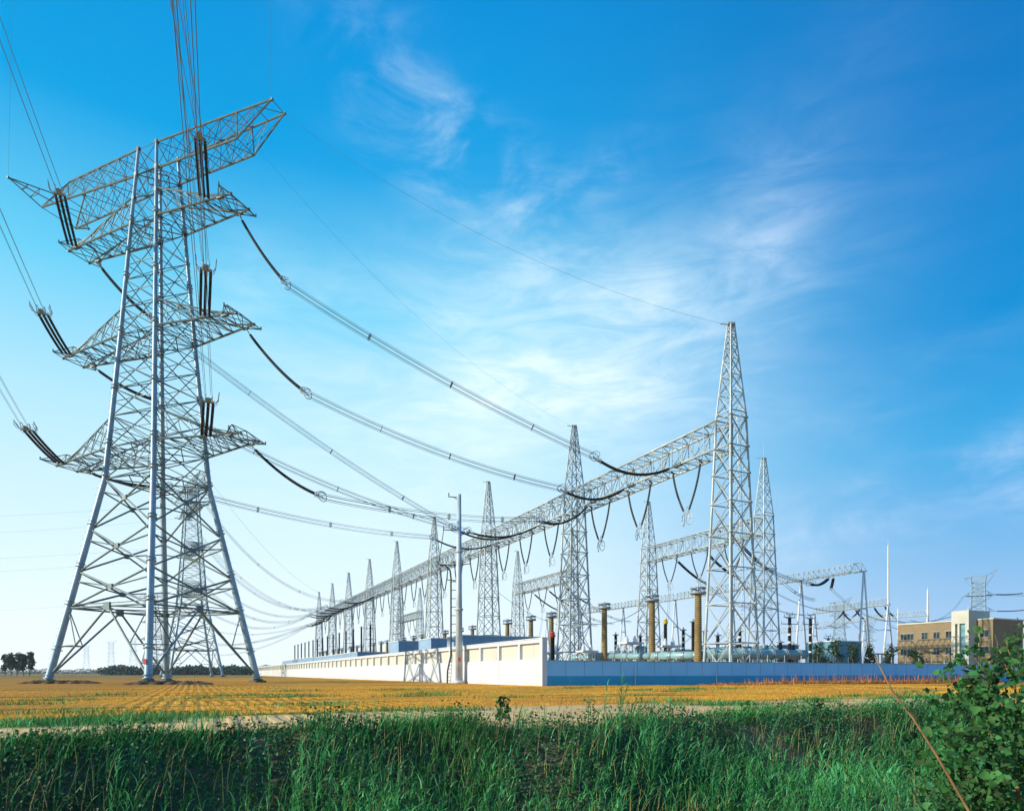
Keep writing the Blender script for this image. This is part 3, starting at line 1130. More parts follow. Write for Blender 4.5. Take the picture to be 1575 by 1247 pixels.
def make_beam(label, group, L=34.72, zb=26.8, zt=30.0, w=1.3, n=17, rc=.14, rl=.062, inset=1.1):
    """box truss along D2 from the root's place"""
    root = empty('gantry_beam', (0, 0, 0), label, 'lattice beam', group)

    def q(s, side, z):
        v = D2 * s + N2 * (side * w)
        return V((v.x, v.y, z))
    xs = [inset + (L - 2 * inset) * i / n for i in range(n + 1)]
    for side in (-1, 1):
        for z in (zb, zt):
            MB().bar(q(xs[0], side, z), q(xs[-1], side, z), rc, 8, cap=True).build('chord', M['steel_pale'], root, True)
    mb = MB()
    for side in (-1, 1):
        for i in range(n):
            a, b = xs[i], xs[i + 1]
            mb.bar(q(a, side, zb), q(a, side, zt), rl, 5)
            if i % 2:
                mb.bar(q(a, side, zb), q(b, side, zt), rl, 5)
            else:
                mb.bar(q(a, side, zt), q(b, side, zb), rl, 5)
    mb.build('side_lacing', M['steel_pale'], root)
    mb = MB()
    for z in (zb, zt):
        for i in range(n):
            a, b = xs[i], xs[i + 1]
            mb.bar(q(a, -1, z), q(a, 1, z), rl, 5)
            mb.bar(q(a, -1 if i % 2 else 1, z), q(b, 1 if i % 2 else -1, z), rl, 5)
    for i in range(0, n, 2):
        mb.bar(q(xs[i], -1, zb), q(xs[i], 1, zt), rl * .8, 5)
    mb.build('cross_lacing', M['steel_pale'], root)
    for f in PH:
        mb = MB()
        s = L * f
        mb.box(q(s - .7, -1, zb) - V((0, 0, .2)) - N2 * .25, D2 * 1.4, N2 * .5, V((0, 0, .36)))
        mb.build('hanger_plate', M['steel_thin'], root)
        for s2 in (-2.6, 2.6):
            MB().bar(q(s + s2, -.2, zb), q(s + s2, .2, zb - .3), .12, 6).build('hanger_plate', M['steel_thin'], root)
    return root


colG, beamG = 'lattice columns of the front gantry', 'lattice beams of the front gantry'
col0 = make_column('tallest lattice column at the near end of the front gantry, beside the blue wall', colG)
col0.location = G(A1, Y1)
for i in range(1, 9):
    copy_tree(col0, G(A1, Y1 + DY * i), label='lattice spired column, %s along the front gantry from its near end' % ORD[i])
beam0 = make_beam('nearest lattice box beam of the front gantry, between its first two columns', beamG)
beam0.location = G(A1, Y1)
for i in range(1, 8):
    copy_tree(beam0, G(A1, Y1 + DY * i), label='lattice box beam of the front gantry, %s bay from its near end' % ORD[i])
A2, Y2 = 105.0, 123.5
col2G, beam2G = 'lattice columns of the rear gantry', 'lattice beams of the rear gantry'
rear = {}
for j, kk in enumerate((0, 1, 2, 3, 6, 7)):
    lab = 'lattice spired column of the rear gantry, %s along the row behind the front gantry' % ORD[j]
    c = copy_tree(col0, G(A2, Y2 + DY * kk), label=lab, group=col2G)
    rear[kk] = c
mb = MB()
mb.bar(V((0, 0, 40.8)) + G(A2, Y2), V((0, 0, 44.2)) + G(A2, Y2), .06, 6, .015)
mb.build('lightning_rod', M['steel_pale'], rear[0])
for j, kk in enumerate((0, 2, 6)):
    copy_tree(beam0, G(A2, Y2 + DY * kk), label='lattice box beam of the rear gantry, %s of its spans' % ORD[j], group=beam2G)


# V strings
def make_vstring(label, group, spread=2.6, drop=5.6, m='grey_insulator'):
    root = empty('hanging_insulator', (0, 0, 0), label, 'insulator', group)
    bot = V((0, 0, -drop))
    for s in (-1, 1):
        a = D2 * (spread * s)
        b = bot + D2 * (.35 * s)
        line = []
        for i in range(41):
            t = i / 40
            q = a.lerp(b, t)
            q -= D2 * (s * -.0) + D2 * (s * .55 * math.sin(math.pi * t) * -.55)
            line.append(q)
        mb = MB()
        mb.ribbed(dense(line[2:39], 2), .11, .145, 8)
        mb.build('insulator_rod', M[m], root)
        mb = MB()
        mb.bar(line[0], line[2], .04, 5)
        mb.bar(line[38], bot, .05, 5)
        mb.build('link', M['aluminium'], root)
        mb = MB()
        mb.ring(bot + D2 * (.55 * s) + V((0, 0, -.85)), D2 + N2 * .35 * s, V((0, 0, 1)), .46, .72, .05, 18, 6)
        mb.build('corona_ring', M['aluminium'], root)
    mb = MB()
    mb.box(bot - D2 * .5 - N2 * .06 - V((0, 0, .12)), D2 * 1.0, N2 * .12, V((0, 0, .22)))
    for s in (-1, 1):
        mb.bar(bot + D2 * .4 * s, bot + D2 * .45 * s - V((0, 0, .85)), .04, 5)
        mb.bar(bot + D2 * .4 * s - V((0, 0, .85)), bot + D2 * 1.0 * s - V((0, 0, .85)), .03, 5)
    mb.ring(bot + V((0, 0, .45)) - D2 * .35, D2, V((0, 0, 1)), .30, .26, .04, 12, 5)
    mb.build('yoke', M['aluminium'], root)
    return root


vG = 'V-shaped insulator pairs under the gantry beams'
v0 = None
for kk in range(8):
    for ph in range(3):
        loc = front(kk, PH[ph], 0, 26.65)
        lab = 'V-shaped hanging insulator pair, %s phase of the %s bay of the front gantry' % (ORD[ph], ORD[kk])
        if v0 is None:
            v0 = make_vstring(lab, vG)
            v0.location = loc
        else:
            copy_tree(v0, loc, label=lab)
for j, kk in enumerate((0, 2, 6)):
    for ph in range(3):
        copy_tree(v0, G(A2, Y2 + DY * (kk + PH[ph]), 26.65),
                  label='V-shaped hanging insulator pair, %s phase of the %s rear gantry span' % (ORD[ph], ORD[j]))

# tension strings reaching back behind the rear gantry, with their conductors going down to the low gantry
A3, HB3 = 130.0, 20.8
for j, kk in enumerate((0, 2)):
    for ph in range(3):
        a = G(A2, Y2 + DY * (kk + PH[ph]), 26.7) + N2 * 1.5
        b = a + N2 * 9 + V((0, 0, -5.2))
        tension_string('slanting insulator string behind the rear gantry, %s phase of the %s span' % (ORD[ph], ORD[j]), a, b, .5, 2, .5, .15, rings=.8, nseg=30)
        e_ = G(A3 + 8, b.y + 14, 17.5)
        bundle('conductor bundle leaving the rear gantry, %s phase of the %s span' % (ORD[ph], ORD[j]), sag_line(b, e_, 1.2, 14), 4, .3, .035, (.5,))
# far bays are fed from the towers beyond
tower_b = copy_tree(tower, V((-110.5, 231, 0)), TROT - .55, 'second tubular lattice tower standing behind the legs of the huge one')
tower_c = copy_tree(tower, V((-291, 545, 0)), TROT - .12, 'distant pale lattice tower seen small between the legs of the huge one')


def tw(t, x, y, z):
    c, s = math.cos(t.rotation_euler.z), math.sin(t.rotation_euler.z)
    return t.location + V((c * x - s * y, s * x + c * y, z))


feeds = [(tower_b, 12, 58, 4, 1), (tower_b, 12.8, 43.5, 5, 0), (tower_b, 13.4, 29.5, 5, 1), (tower_b, -13.5, 57, 5, 2), (tower_b, -14.4, 43, 6, 0), (tower_b, -15.6, 29, 6, 1),
         (tower_c, 12, 57, 6, 2), (tower_c, 12.8, 43, 7, 0), (tower_c, 13.4, 29, 7, 1), (tower_c, -14.4, 43, 7, 2)]
for j, (t_, x, z, bay, ph) in enumerate(feeds):
    a = front(bay, PH[ph], 1.5, 26.75)
    tgt = tw(t_, x, 1.4, z)
    dirv = (tgt - a)
    dirv.z = 0
    dirv.normalize()
    b = a + dirv * 12 + V((0, 0, -2.2))
    tension_string('far dark insulator string pulling field-ward from the front gantry, %s phase of the %s bay' % (ORD[ph], ORD[bay]), a, b, 1.6, 2, .5, .2, rings=1.1, nseg=20)
    tt = 'second tower' if t_ is tower_b else 'distant pale tower'
    bundle('faint conductors from the %s to the %s phase of the %s gantry bay' % (tt, ORD[ph], ORD[bay]), sag_line(b, tgt, 8 if t_ is tower_b else 14, 30), 4, .4, .035, (.3, .6))
# conductors arriving at the second tower across the field
for j, (x, z) in enumerate(((-14, 57), (-15, 43), (-16, 29), (13, 57), (14, 43))):
    a = tw(tower_b, x, -1.4, z)
    bundle('faint bundle of conductors crossing the field to the second tower, %s from the top' % ORD[j], sag_line(a, V((-420 - 5 * j, 215 - 10 * j, z + 4)), 11, 30), 2, .3, .010, ())
single_wire('faint earth wire from the second tower to a far gantry spire', sag_line(tw(tower_b, 18.9, 0, 66), G(A1, Y1 + DY * 8, 40.5), 5, 30), .04)


# ------------------------------------------------------------------ yard apparatus
def make_bushing(label, group, h=10.5, r=.46, m='brown_porcelain'):
    root = empty('bushing', (0, 0, 0), label, 'bushing', group)
    prof = [(r * 1.12, 1.9)]
    n = 70
    for i in range(n + 1):
        t = i / n
        rr = r * (1.08 - .20 * t) * (1.0 if i % 2 else .86)
        prof.append((rr, 1.9 + (h - 1.9) * t))
    MB().lathe((0, 0, 0), prof, 16).build('porcelain', M[m], root, False)
    mb = MB()
    mb.lathe((0, 0, 0), [(r * 1.5, 0), (r * 1.5, .5), (r * 1.25, .7), (r * 1.2, 1.35), (r * 1.6, 1.45), (r * 1.6, 1.7), (r * 1.2, 1.75), (r * 1.2, 1.9)], 16)
    mb.build('base', M['teal_paint'], root, False)
    mb = MB()
    mb.ring((0, 0, h + .05), (1, 0, 0), (0, 1, 0), r * 1.75, r * 1.75, .15, 20, 8)
    mb.ring((0, 0, h + .62), (1, 0, 0), (0, 1, 0), r * 1.75, r * 1.75, .13, 20, 8)
    for t in range(4):
        a = t * math.pi / 2
        mb.bar((math.cos(a) * r * 1.7, math.sin(a) * r * 1.7, h + .05), (math.cos(a) * r * 1.7, math.sin(a) * r * 1.7, h + .6), .05, 5)
        mb.bar((0, 0, h), (math.cos(a) * r * 1.7, math.sin(a) * r * 1.7, h + .3), .05, 5)
    mb.lathe((0, 0, 0), [(r * .95, h - .05), (r * .95, h + .25), (r * .4, h + .35), (r * .15, h + 1.0)], 12)
    mb.build('corona_ring', M['aluminium'], root, False)
    return root


bG = 'brown porcelain bushings under the front gantry'
bu0 = None
for kk in range(8):
    for ph, yy in enumerate((78.3, 86.2, 96.2)):
        if kk > 0:
            yy = (110.5, 117.2, 126)[ph] + (kk - 1) * DY
        loc = G(58.9, yy)
        lab = 'brown porcelain bushing topped by a grey ring, %s of the %s bay behind the wall' % (ORD[ph], ORD[kk])
        if bu0 is None:
            bu0 = make_bushing(lab, bG)
            bu0.location = loc
        else:
            copy_tree(bu0, loc, label=lab)


def make_arrester(label, group, h=7.0, cap='aluminium', bands=False, base=2.4, arms=False):
    root = empty('surge_arrester', (0, 0, 0), label, 'arrester', group)
    mb = MB()
    n = 46
    prof = [(.27 if i % 2 else .20, base + (h - base) * i / n) for i in range(n + 1)]
    mb.lathe((0, 0, 0), prof, 12)
    mb.build('insulator_column', M['dark_insulator'], root)
    mb = MB()
    for sx in (-.45, .45):
        for sy in (-.45, .45):
            mb.bar((sx, sy, 0), (sx, sy, base - .1), .05, 5)
        for sy in (-.45,):
            for z in (0, .8, 1.6):
                mb.bar((sx, -.45, z), (sx, .45, z + .75), .03, 4)
                mb.bar((-.45, sx, z), (.45, sx, z + .75), .03, 4)
    mb.box((-.55, -.55, base - .1), (1.1, 0, 0), (0, 1.1, 0), (0, 0, .1))
    mb.build('lattice_stand', M['white_paint'], root)
    mb = MB()
    if cap == 'aluminium':
        mb.ring((0, 0, h + .05), (1, 0, 0), (0, 1, 0), .5, .5, .06, 16, 6)
        for a in (0, 2.1, 4.2):
            mb.bar((0, 0, h + .25), (.5 * math.cos(a), .5 * math.sin(a), h + .05), .03, 4)
        mb.bar((0, 0, h), (0, 0, h + .5), .09, 8, cap=True)
    else:
        mb.lathe((0, 0, 0), [(.2, h), (.32, h + .1), (.34, h + .3), (.2, h + .4), (.3, h + .5), (.2, h + .7)], 12)
    if arms:
        for z, w in ((h + .1, 1.2), (h - .9, 1.8), (h + .5, .7)):
            mb.bar(N2 * -w + V((0, 0, z)), N2 * w + V((0, 0, z)), .06, 5, cap=True)
            for s in (-1, 1):
                mb.bar(N2 * (w * s * .9) + V((0, 0, z - .05)), N2 * (w * s * .9) + V((0, 0, z + .45)), .05, 5, cap=True)
    if arms or bands:
        for z in (.25, .45, .62, .8):
            MB().lathe((0, 0, 0), [(.28, base + (h - base) * z), (.28, base + (h - base) * z + .28)], 12).build('band', M['white_paint'], root)
    mb.build('top_fitting', M[{'aluminium': 'aluminium', 'yellow': 'yellow_paint', 'red': 'red_paint'}[cap]], root)
    return root


def gp(px, Y):
    return V(((px - CX) / F * Y, Y, 0))


arr = [  # px, Y, top py, cap, bands, arms, words
    (1023.5, 92, 954, 'yellow', False, False, 'black arrester with a yellow cap between the second and third nearest bushings'),
    (850, 79, 974, 'red', False, False, 'black arrester with a red cap just behind the corner of the white wall'),
    (1051, 104, 964, 'aluminium', True, False, 'thin black arrester with white bands left of the nearest brown bushing'),
    (1066, 97, 951, 'aluminium', False, False, 'tall black arrester touching the nearest brown bushing in view'),
    (1084, 104, 966, 'aluminium', False, False, 'short black arrester beside the legs of the tallest column'),
    (947, 112, 972, 'aluminium', True, False, 'thin black arrester with white bands beside the third brown bushing'),
    (985, 118, 974, 'aluminium', False, False, 'black arrester between the legs of a rear gantry column'),
    (1214.5, 100, 945, 'aluminium', True, True, 'black post with white bands and crossed arms on top near the teal pipes'),
    (1246.5, 104, 946, 'aluminium', False, True, 'plain black post with short crossed arms beside the small trees'),
    (1104, 96, 972, 'aluminium', False, False, 'black arrester seen through the tallest column, nearer one'),
    (1138, 102, 966, 'aluminium', True, False, 'black banded arrester seen through the tallest column'),
    (1274, 122, 978, 'aluminium', True, True, 'small banded post with crossed arms in front of the teal building'),
]
for px, Y, py, cap, bands, arms, lab in arr:
    h = CAMZ + (HZ - py) / F * Y
    r_ = make_arrester(lab, 'black surge arresters in the yard', h - .5, cap, bands, 2.6, arms)
    r_.location = gp(px, Y)
# black posts at the far end of the yard
far0 = None
for j in range(15):
    Y = 300 - j * 9.2
    loc = G(45.0, Y)
    lab = 'black post insulator behind the far part of the white wall, %s from its far end' % ORD[j]
    if far0 is None:
        far0 = make_arrester(lab, 'black post insulators at the far end of the yard', 13.5, 'aluminium', False, 4.0)
        far0.location = loc
    else:
        copy_tree(far0, loc, label=lab)


sm0 = None
for row_, (A_, y0, dy, n_) in enumerate(((84.0, 96, 7.5, 7), (93.0, 104, 8.5, 7))):
    for j in range(n_):
        lab = 'small dark post insulator deep in the yard, %s of the %s row' % (ORD[j], ('nearer', 'farther')[row_])
        if sm0 is None:
            sm0 = make_arrester(lab, 'small dark post insulators deep in the yard', 5.6, 'aluminium', False, 2.8)
            sm0.location = G(A_, y0)
        else:
            copy_tree(sm0, G(A_, y0 + dy * j), label=lab)
for j, kk in enumerate((0, 2)):
    for ph in range(3):
        a = G(A2, Y2 + DY * (kk + PH[ph]), 20.2)
        b = G(A2 - 9, Y2 + DY * (kk + PH[ph]) - 6, 6.5)
        pts = [a.lerp(b, t / 14) + V((0, 0, -3.0 * math.sin(math.pi * t / 14))) + N2 * (1.6 * math.sin(math.pi * t / 14)) for t in range(15)]
        bundle('dropper wires hanging from the rear gantry, %s phase of the %s span' % (ORD[ph], ORD[j]), pts, 2, .2, .03, ())


# short lattice stands with white equipment on top
def stand(px, Y, h, w, label):
    root = empty('equipment_stand', gp(px, Y), label, 'stand', 'short white lattice stands in the yard')
    mb = MB()
    o = gp(px, Y)
    cs = [o + D2 * (w * a) + N2 * (w * b) for a, b in SGN]
    n = max(2, int(h / 1.3))
    for i in range(4):
        mb.bar(cs[i], cs[i] + V((0, 0, h)), .07, 6)
        for t in range(n):
            z0, z1 = h * t / n, h * (t + 1) / n
            mb.bar(cs[i] + V((0, 0, z0)), cs[(i + 1) % 4] + V((0, 0, z1)), .04, 4)
            mb.bar(cs[(i + 1) % 4] + V((0, 0, z0)), cs[i] + V((0, 0, z1)), .04, 4)
            mb.bar(cs[i] + V((0, 0, z1)), cs[(i + 1) % 4] + V((0, 0, z1)), .05, 4)
    mb.build('lattice', M['white_paint'], root)
    mb = MB()
    mb.box(o - D2 * (w + .2) - N2 * (w + .5) + V((0, 0, h)), D2 * (2 * w + .4), N2 * (2 * w + 1.0), V((0, 0, .25)))
    for s in (-.5, .5):
        mb.lathe(o + N2 * (w * s * 1.5) + V((0, 0, h + .25)), [(.28, 0), (.28, .5), (.15, .6), (.12, .9)], 10)
    mb.build('top_frame', M['white_paint'], root)


for px, Y, h, w, lab in ((956, 98, 4.2, .9, 'short white lattice stand right of the third brown bushing'),
                         (970, 92, 5.2, .9, 'taller white lattice stand left of the second brown bushing'),
                         (1029, 88, 4.6, .8, 'white lattice stand under the yellow-capped arrester'),
                         (903, 96, 4.2, .8, 'white lattice stand beside the second front column'),
                         (849, 84, 3.6, .6, 'white lattice stand just behind the wall corner'),
                         (1110, 90, 3.8, .9, 'white lattice stand inside the legs of the tallest column'),
                         (1148, 94, 3.5, .8, 'white lattice stand between the two right-hand columns')):
    stand(px, Y, h, w, lab)


# gas pipes
def pipe(label, a, b, r, m, flanges=6, legs=4):
    a, b = V(a), V(b)
    root = empty('gas_pipe', V((a.x, a.y, 0)), label, 'pipe', 'gas insulated pipes in the yard')
    mb = MB()
    mb.bar(a, b, r, 18, cap=True)
    mb.build('barrel', M[m], root, True)
    d = (b - a).normalized()
    for i in range(flanges):
        c = a.lerp(b, (i + .5) / flanges)
        mb = MB()
        mb.bar(c - d * .07, c + d * .07, r * 1.22, 18, cap=True)
        mb.bar(c - d * .32, c - d * .22, r * 1.12, 18, cap=True)
        mb.build('flange', M['aluminium'], root)
    for i in range(legs):
        c = a.lerp(b, (i + .5) / legs)
        u = d.cross(V((0, 0, 1))).normalized()
        mb = MB()
        mb.bar(c + u * r * .6, V((c.x, c.y, 0)) + u * r * .9, .08, 5)
        mb.bar(c - u * r * .6, V((c.x, c.y, 0)) - u * r * .9, .08, 5)
        mb.box(c - u * r - d * .1 - V((0, 0, r + .05)), u * 2 * r, d * .2, V((0, 0, .12)))
        mb.build('saddle', M['concrete'], root)


def Pz(px, py, Y):
    return P(px, py, Y)


pipe('long teal gas pipe behind the blue wall near the small trees', Pz(1085, 1006, 84), Pz(1238, 1006, 92), .62, 'teal_paint', 7, 6)
pipe('second teal gas pipe running behind the first near the tallest column', Pz(1075, 1002, 94), Pz(1205, 1002, 100), .55, 'teal_paint', 5, 4)
pipe('pale gas pipe joining the two nearest brown bushings', Pz(1004, 1009, 84), Pz(1085, 1007, 78.5), .5, 'teal_paint', 4, 3)
pipe('pale gas pipe between the second and third brown bushings', Pz(940, 1009, 95), Pz(1000, 1009, 86), .45, 'teal_paint', 3, 3)
pipe('short dark teal gas drum left of the second brown bushing', Pz(978, 1002, 92), Pz(994, 1002, 92), .7, 'teal_paint', 2, 2)
pipe('pale gas pipe leading from the third brown bushing to the second column', Pz(880, 1011, 100), Pz(938, 1011, 96), .35, 'teal_paint', 3, 3)


# ------------------------------------------------------------------ low gantries with A-frame legs
def aframe(label, o, h, spread, along, r=.22, group='A-frame gantry posts', rod=0.0):
    root = empty('a_frame_post', o, label, 'gantry post', group)
    o = V(o)
    for s in (-1, 1):
        MB().bar(o + along * (spread * s), o + along * (.12 * s) + V((0, 0, h)), r, 10, r * .8, True).build('leg', M['white_paint'], root, True)
    mb = MB()
    t = .33
    mb.bar(o + along * (spread * -t) + V((0, 0, h * .66)), o + along * (spread * t) + V((0, 0, h * .66)), r * .6, 8)
    mb.box(o - along * .5 - V((.15, .15, 0)) + V((0, 0, h)), along * 1.0, V((0, .3, 0)), V((0, 0, .25)))
    mb.build('tie', M['white_paint'], root)
    if rod:
        mb = MB()
        mb.bar(o + V((0, 0, h)), o + V((0, 0, h + rod * .9)), r * 1.1, 12, r * .6)
        mb.bar(o + V((0, 0, h + rod * .9)), o + V((0, 0, h + rod)), r * .2, 6, r * .08)
        for z in (.3, .6):
            mb.bar(o + V((0, 0, h + rod * z - .06)), o + V((0, 0, h + rod * z + .06)), r * 1.25, 12, cap=True)
        mb.build('lightning_mast', M['white_paint'], root, True)


def tri_beam(label, a, b, w=.75, dz=1.7, n=16, rc=.09, rl=.05):
    a, b = V(a), V(b)
    root = empty('truss_beam', a, label, 'lattice beam', 'light triangular beams of the low gantries')
    d = (b - a).normalized()
    u = d.cross(V((0, 0, 1))).normalized()
    for s in (-1, 1):
        MB().bar(a + u * w * s, b + u * w * s, rc, 6, cap=True).build('chord', M['steel_pale'], root)
    e = (b - a) / n
    MB().bar(a + e * .5 + V((0, 0, dz)), b - e * .5 + V((0, 0, dz)), rc, 6, cap=True).build('chord', M['steel_pale'], root)
    mb = MB()
    for i in range(n):
        tp = a + e * (i + .5) + V((0, 0, dz))
        for s in (-1, 1):
            mb.bar(a + e * i + u * w * s, tp, rl, 4)
            mb.bar(a + e * (i + 1) + u * w * s, tp, rl, 4)
        mb.bar(a + e * i - u * w, a + e * (i + 1) + u * w, rl, 4)
        mb.bar(a + e * i - u * w, a + e * i + u * w, rl, 4)
    mb.build('lacing', M['steel_pale'], root)


Y3 = [130, 143.5, 162, 181, 203, 225, 247]
for j, y in enumerate(Y3):
    aframe('white A-frame post of the long low gantry behind, %s from the near end' % ORD[j], G(A3, y), HB3, 2.0, N2)
    if j:
        tri_beam('light triangular beam of the long low gantry, %s span from the near end' % ORD[j - 1], G(A3, Y3[j - 1], HB3 + .25), G(A3, y, HB3 + .25), n=14 if j > 1 else 12)
# strings and wires hanging on the low gantry
a = G(A3, 137, HB3 + .1)
ring = P(1246, 897, 142)
tension_string('curved dark insulator string under the near span of the low gantry', a, ring, .9, 2, .4, .22, rings=1.3)
bundle('conductor bundle from the low gantry string back past the rear column', sag_line(ring, P(1150, 858, 128), .8, 12), 4, .3, .04, ())
b_ = P(1278, 905, 136)
tension_string('dark insulator string slanting away below the near span of the low gantry', G(A3, 136.2, HB3 - .1), b_, .25, 2, .3, .2, rings=0, nseg=24)
bundle('conductor pair descending from the low gantry to the mast gantry behind', sag_line(b_, P(1366, 955, 165), 1.5, 12), 2, .25, .045, ())
for j, (p0, p1, s) in enumerate(((P(1165, 895, 128), P(1290, 940, 170), 1.5), (P(1165, 926, 128), P(1252, 944, 175), 1.0), (P(880, 950, 150), P(1000, 925, 155), 3.0), (P(760, 905, 200), P(900, 965, 200), 3), (P(1000, 905, 130), P(1120, 985, 120), 4.0))):
    bundle('loose conductor pair crossing the yard, %s from the near end' % ORD[j], sag_line(p0, p1, s, 14), 2, .2, .04, ())
along4 = N2
aframe('white A-frame post carrying the tallest slender lightning mast', gp(1366, 170), 18.4, 2.4, along4, .24, rod=16.9)
aframe('white A-frame post at the hidden end of the mast gantry beam', gp(1253, 196), 18.4, 2.4, along4, .24)
tri_beam('light triangular beam between the mast post and its partner', gp(1366, 170) + V((0, 0, 18.6)), gp(1253, 196) + V((0, 0, 18.6)), n=20)
aframe('white A-frame post with a shorter lightning mast behind the brick building', gp(1427, 215), 19.5, 2.4, along4, .34, rod=9.6)
aframe('white A-frame post of the farthest low gantry, left of the brick building', gp(1330, 235), 19.5, 2.4, along4, .24)
tri_beam('far light triangular beam passing behind the brick building roof', gp(1427, 215) + V((0, 0, 19.7)), gp(1330, 235) + V((0, 0, 19.7)), n=22)
tri_beam('farthest light triangular beam low on the horizon behind the A-frames', gp(1196, 250) + V((0, 0, 16)), gp(1330, 235) + V((0, 0, 19.6)), n=24)
for j, (px, y0, Y) in enumerate(((1381, 936, 190), (1489, 936, 200))):
    o = MB()
    h = CAMZ + (HZ - y0) / F * Y
    o.bar(gp(px, Y), gp(px, Y) + V((0, 0, h)), .22, 10, .14, True)
    o.bar(gp(px, Y) + V((0, 0, h)), gp(px, Y) + V((0, 0, h + .8)), .05, 5, .02)
    ob = o.build('lightning_pole', M['white_paint'], None, True)
    tag(ob, ('thin white pole left of the brick building' if j == 0 else 'thin white pole behind the entrance tower roof'), 'pole', 'thin white poles by the brick building')
mg0, mg1 = gp(1253, 196) + V((0, 0, 18.6)), gp(1366, 170) + V((0, 0, 18.6))
for j, (t, off) in enumerate(((.38, .8), (.56, .8), (.80, .8), (.47, -.7), (.68, -.7), (.93, .8))):
    a = mg0.lerp(mg1, t) + N2 * off
    b = a + N2 * (3.4 if off > 0 else -3.0) + V((0, 0, -2.5))
    tension_string('small dark slanting string of the mast gantry, %s of six' % ORD[j], a, b, .35, 2, .25, .15, rings=0, nseg=20)
    bundle('slack jumper wire below the mast gantry, %s of six' % ORD[j], sag_line(b, b + (N2 * 9 if off > 0 else -N2 * 9) + V((0, 0, -2.5)), 1.5, 12), 2, .2, .04, ())


# ------------------------------------------------------------------ sheds and buildings in the yard
def shed(label, o, a, b, h, m, name='equipment_shed', cat='shed', group='blue-grey sheds behind the white wall'):
    root = empty(name, o, label, cat, group)
    o = V(o)
    a, b = V(a), V(b)
    mb = MB()
    mb.box(o, a, b, V((0, 0, h)))
    mb.build('wall', M[m], root)
    mb = MB()
    ua, ub = a.normalized(), b.normalized()
    mb.box(o - ua * .12 - ub * .12 + V((0, 0, h + .003)), a + ua * .24, b + ub * .24, V((0, 0, .16)))
    mb.build('roof', M['white_paint'], root)
    mb = MB()
    n = max(2, int(a.length / 1.5))
    for i in range(1, n):
        mb.box(o + a * (i / n) - ub * .03, ua * .05, ub * .028, V((0, 0, h)))
    mb.build('cladding_ribs', M[m], root)
    return root


for j, (px, Y, top, Ln) in enumerate(((712, 100, 977.5, 13), (663, 114, 982, 15), (613, 131, 986, 16))):
    h = CAMZ + (HZ - top) / F * Y
    shed('%s blue-grey shed behind the white wall, counting away from the utility pole' % ORD[j].capitalize(), gp(px, Y), N2 * Ln, D2 * 7, h, 'shed_blue')
shed('long low blue-grey shed behind the far part of the white wall, its nearer block', G(36.5, 150), D2 * 61, N2 * 9, 5.9, 'shed_blue', group='long low blue sheds')
shed('long low blue-grey shed at the end of the white wall, its farther block', G(36.5, 206), D2 * 80, N2 * 9, 6.1, 'shed_blue', group='long low blue sheds')
s_ = shed('teal control building behind the small trees and blue wall', gp(1284, 112), N2 * 6.6, D2 * 6, CAMZ + (HZ - 986) / F * 112, 'teal_cladding', 'control_building', 'building', 'teal buildings in the yard')
s_ = shed('low teal building beside the crossed-arm posts', gp(1195, 124), N2 * 5.6, D2 * 6, CAMZ + (HZ - 992) / F * 124, 'teal_cladding', 'control_building', 'building', 'teal buildings in the yard')
s_ = shed('low teal building seen between the legs of the tallest columns', gp(1118, 130), N2 * 6.5, D2 * 6, CAMZ + (HZ - 994) / F * 130, 'teal_cladding', 'control_building', 'building', 'teal buildings in the yard')
shed('low blue-grey shed beyond the third brown bushing', gp(908, 128), N2 * 9, D2 * 6, CAMZ + (HZ - 1004) / F * 128, 'shed_blue')
shed('low blue-grey shed between the two nearest bushings', gp(1038, 134), N2 * 7, D2 * 6, CAMZ + (HZ - 999) / F * 134, 'shed_blue')

# dark steel frame beside the brick building
fr = empty('bus_frame', gp(1362, 150), 'dark low steel frame left of the brick building', 'frame')
mb = MB()
o = gp(1345, 150)
for i in range(6):
    q = o + N2 * (i * 1.3)
    mb.bar(q, q + V((0, 0, 5.6)), .09, 5)
    mb.bar(q + D2 * 2, q + D2 * 2 + V((0, 0, 5.6)), .09, 5)
for z in (3.4, 5.6):
    mb.bar(o + V((0, 0, z)), o + N2 * 6.5 + V((0, 0, z)), .1, 5)
    mb.bar(o + D2 * 2 + V((0, 0, z)), o + D2 * 2 + N2 * 6.5 + V((0, 0, z)), .1, 5)
mb.build('posts', M['dark_iron'], fr)

# brick office building with an entrance tower
BO = gp(1490, 143.0)
bld = empty('office_building', BO, 'tan brick office building with a tall cream entrance tower', 'building')


def bq(d_, n_, z):
    return BO + D2 * d_ + N2 * n_ + V((0, 0, z))


mb = MB()
mb.box(bq(3.65, .8, 0), D2 * 12.9, N2 * 12, V((0, 0, 12.5)))
mb.box(bq(-3.25, 2.8, 0), D2 * 6.88, N2 * 11, V((0, 0, 12.6)))
mb.build('wall', M['brick'], bld)
mb = MB()
mb.box(bq(3.65 - .02, .62, 12.503), D2 * 13.1, N2 * 12.3, V((0, 0, .28)))
mb.box(bq(-3.43, 2.62, 12.603), D2 * 7.0, N2 * 11.35, V((0, 0, .28)))
mb.build('roof', M['cream'], bld)
mb = MB()
mb.box(bq(0, 0, 0), D2 * .75, N2 * 7.5, V((0, 0, 14.7)))
mb.box(bq(2.85, 0, 0), D2 * .78, N2 * 7.5, V((0, 0, 14.7)))
mb.box(bq(.75, 0, 11.9), D2 * 2.1, N2 * 7.5, V((0, 0, 2.8)))
mb.box(bq(.75, 1.0, 0), D2 * 2.1, N2 * 6.4, V((0, 0, 11.9)))
mb.box(bq(1.95, .02, 0), D2 * .4, N2 * .98, V((0, 0, 11.9)))
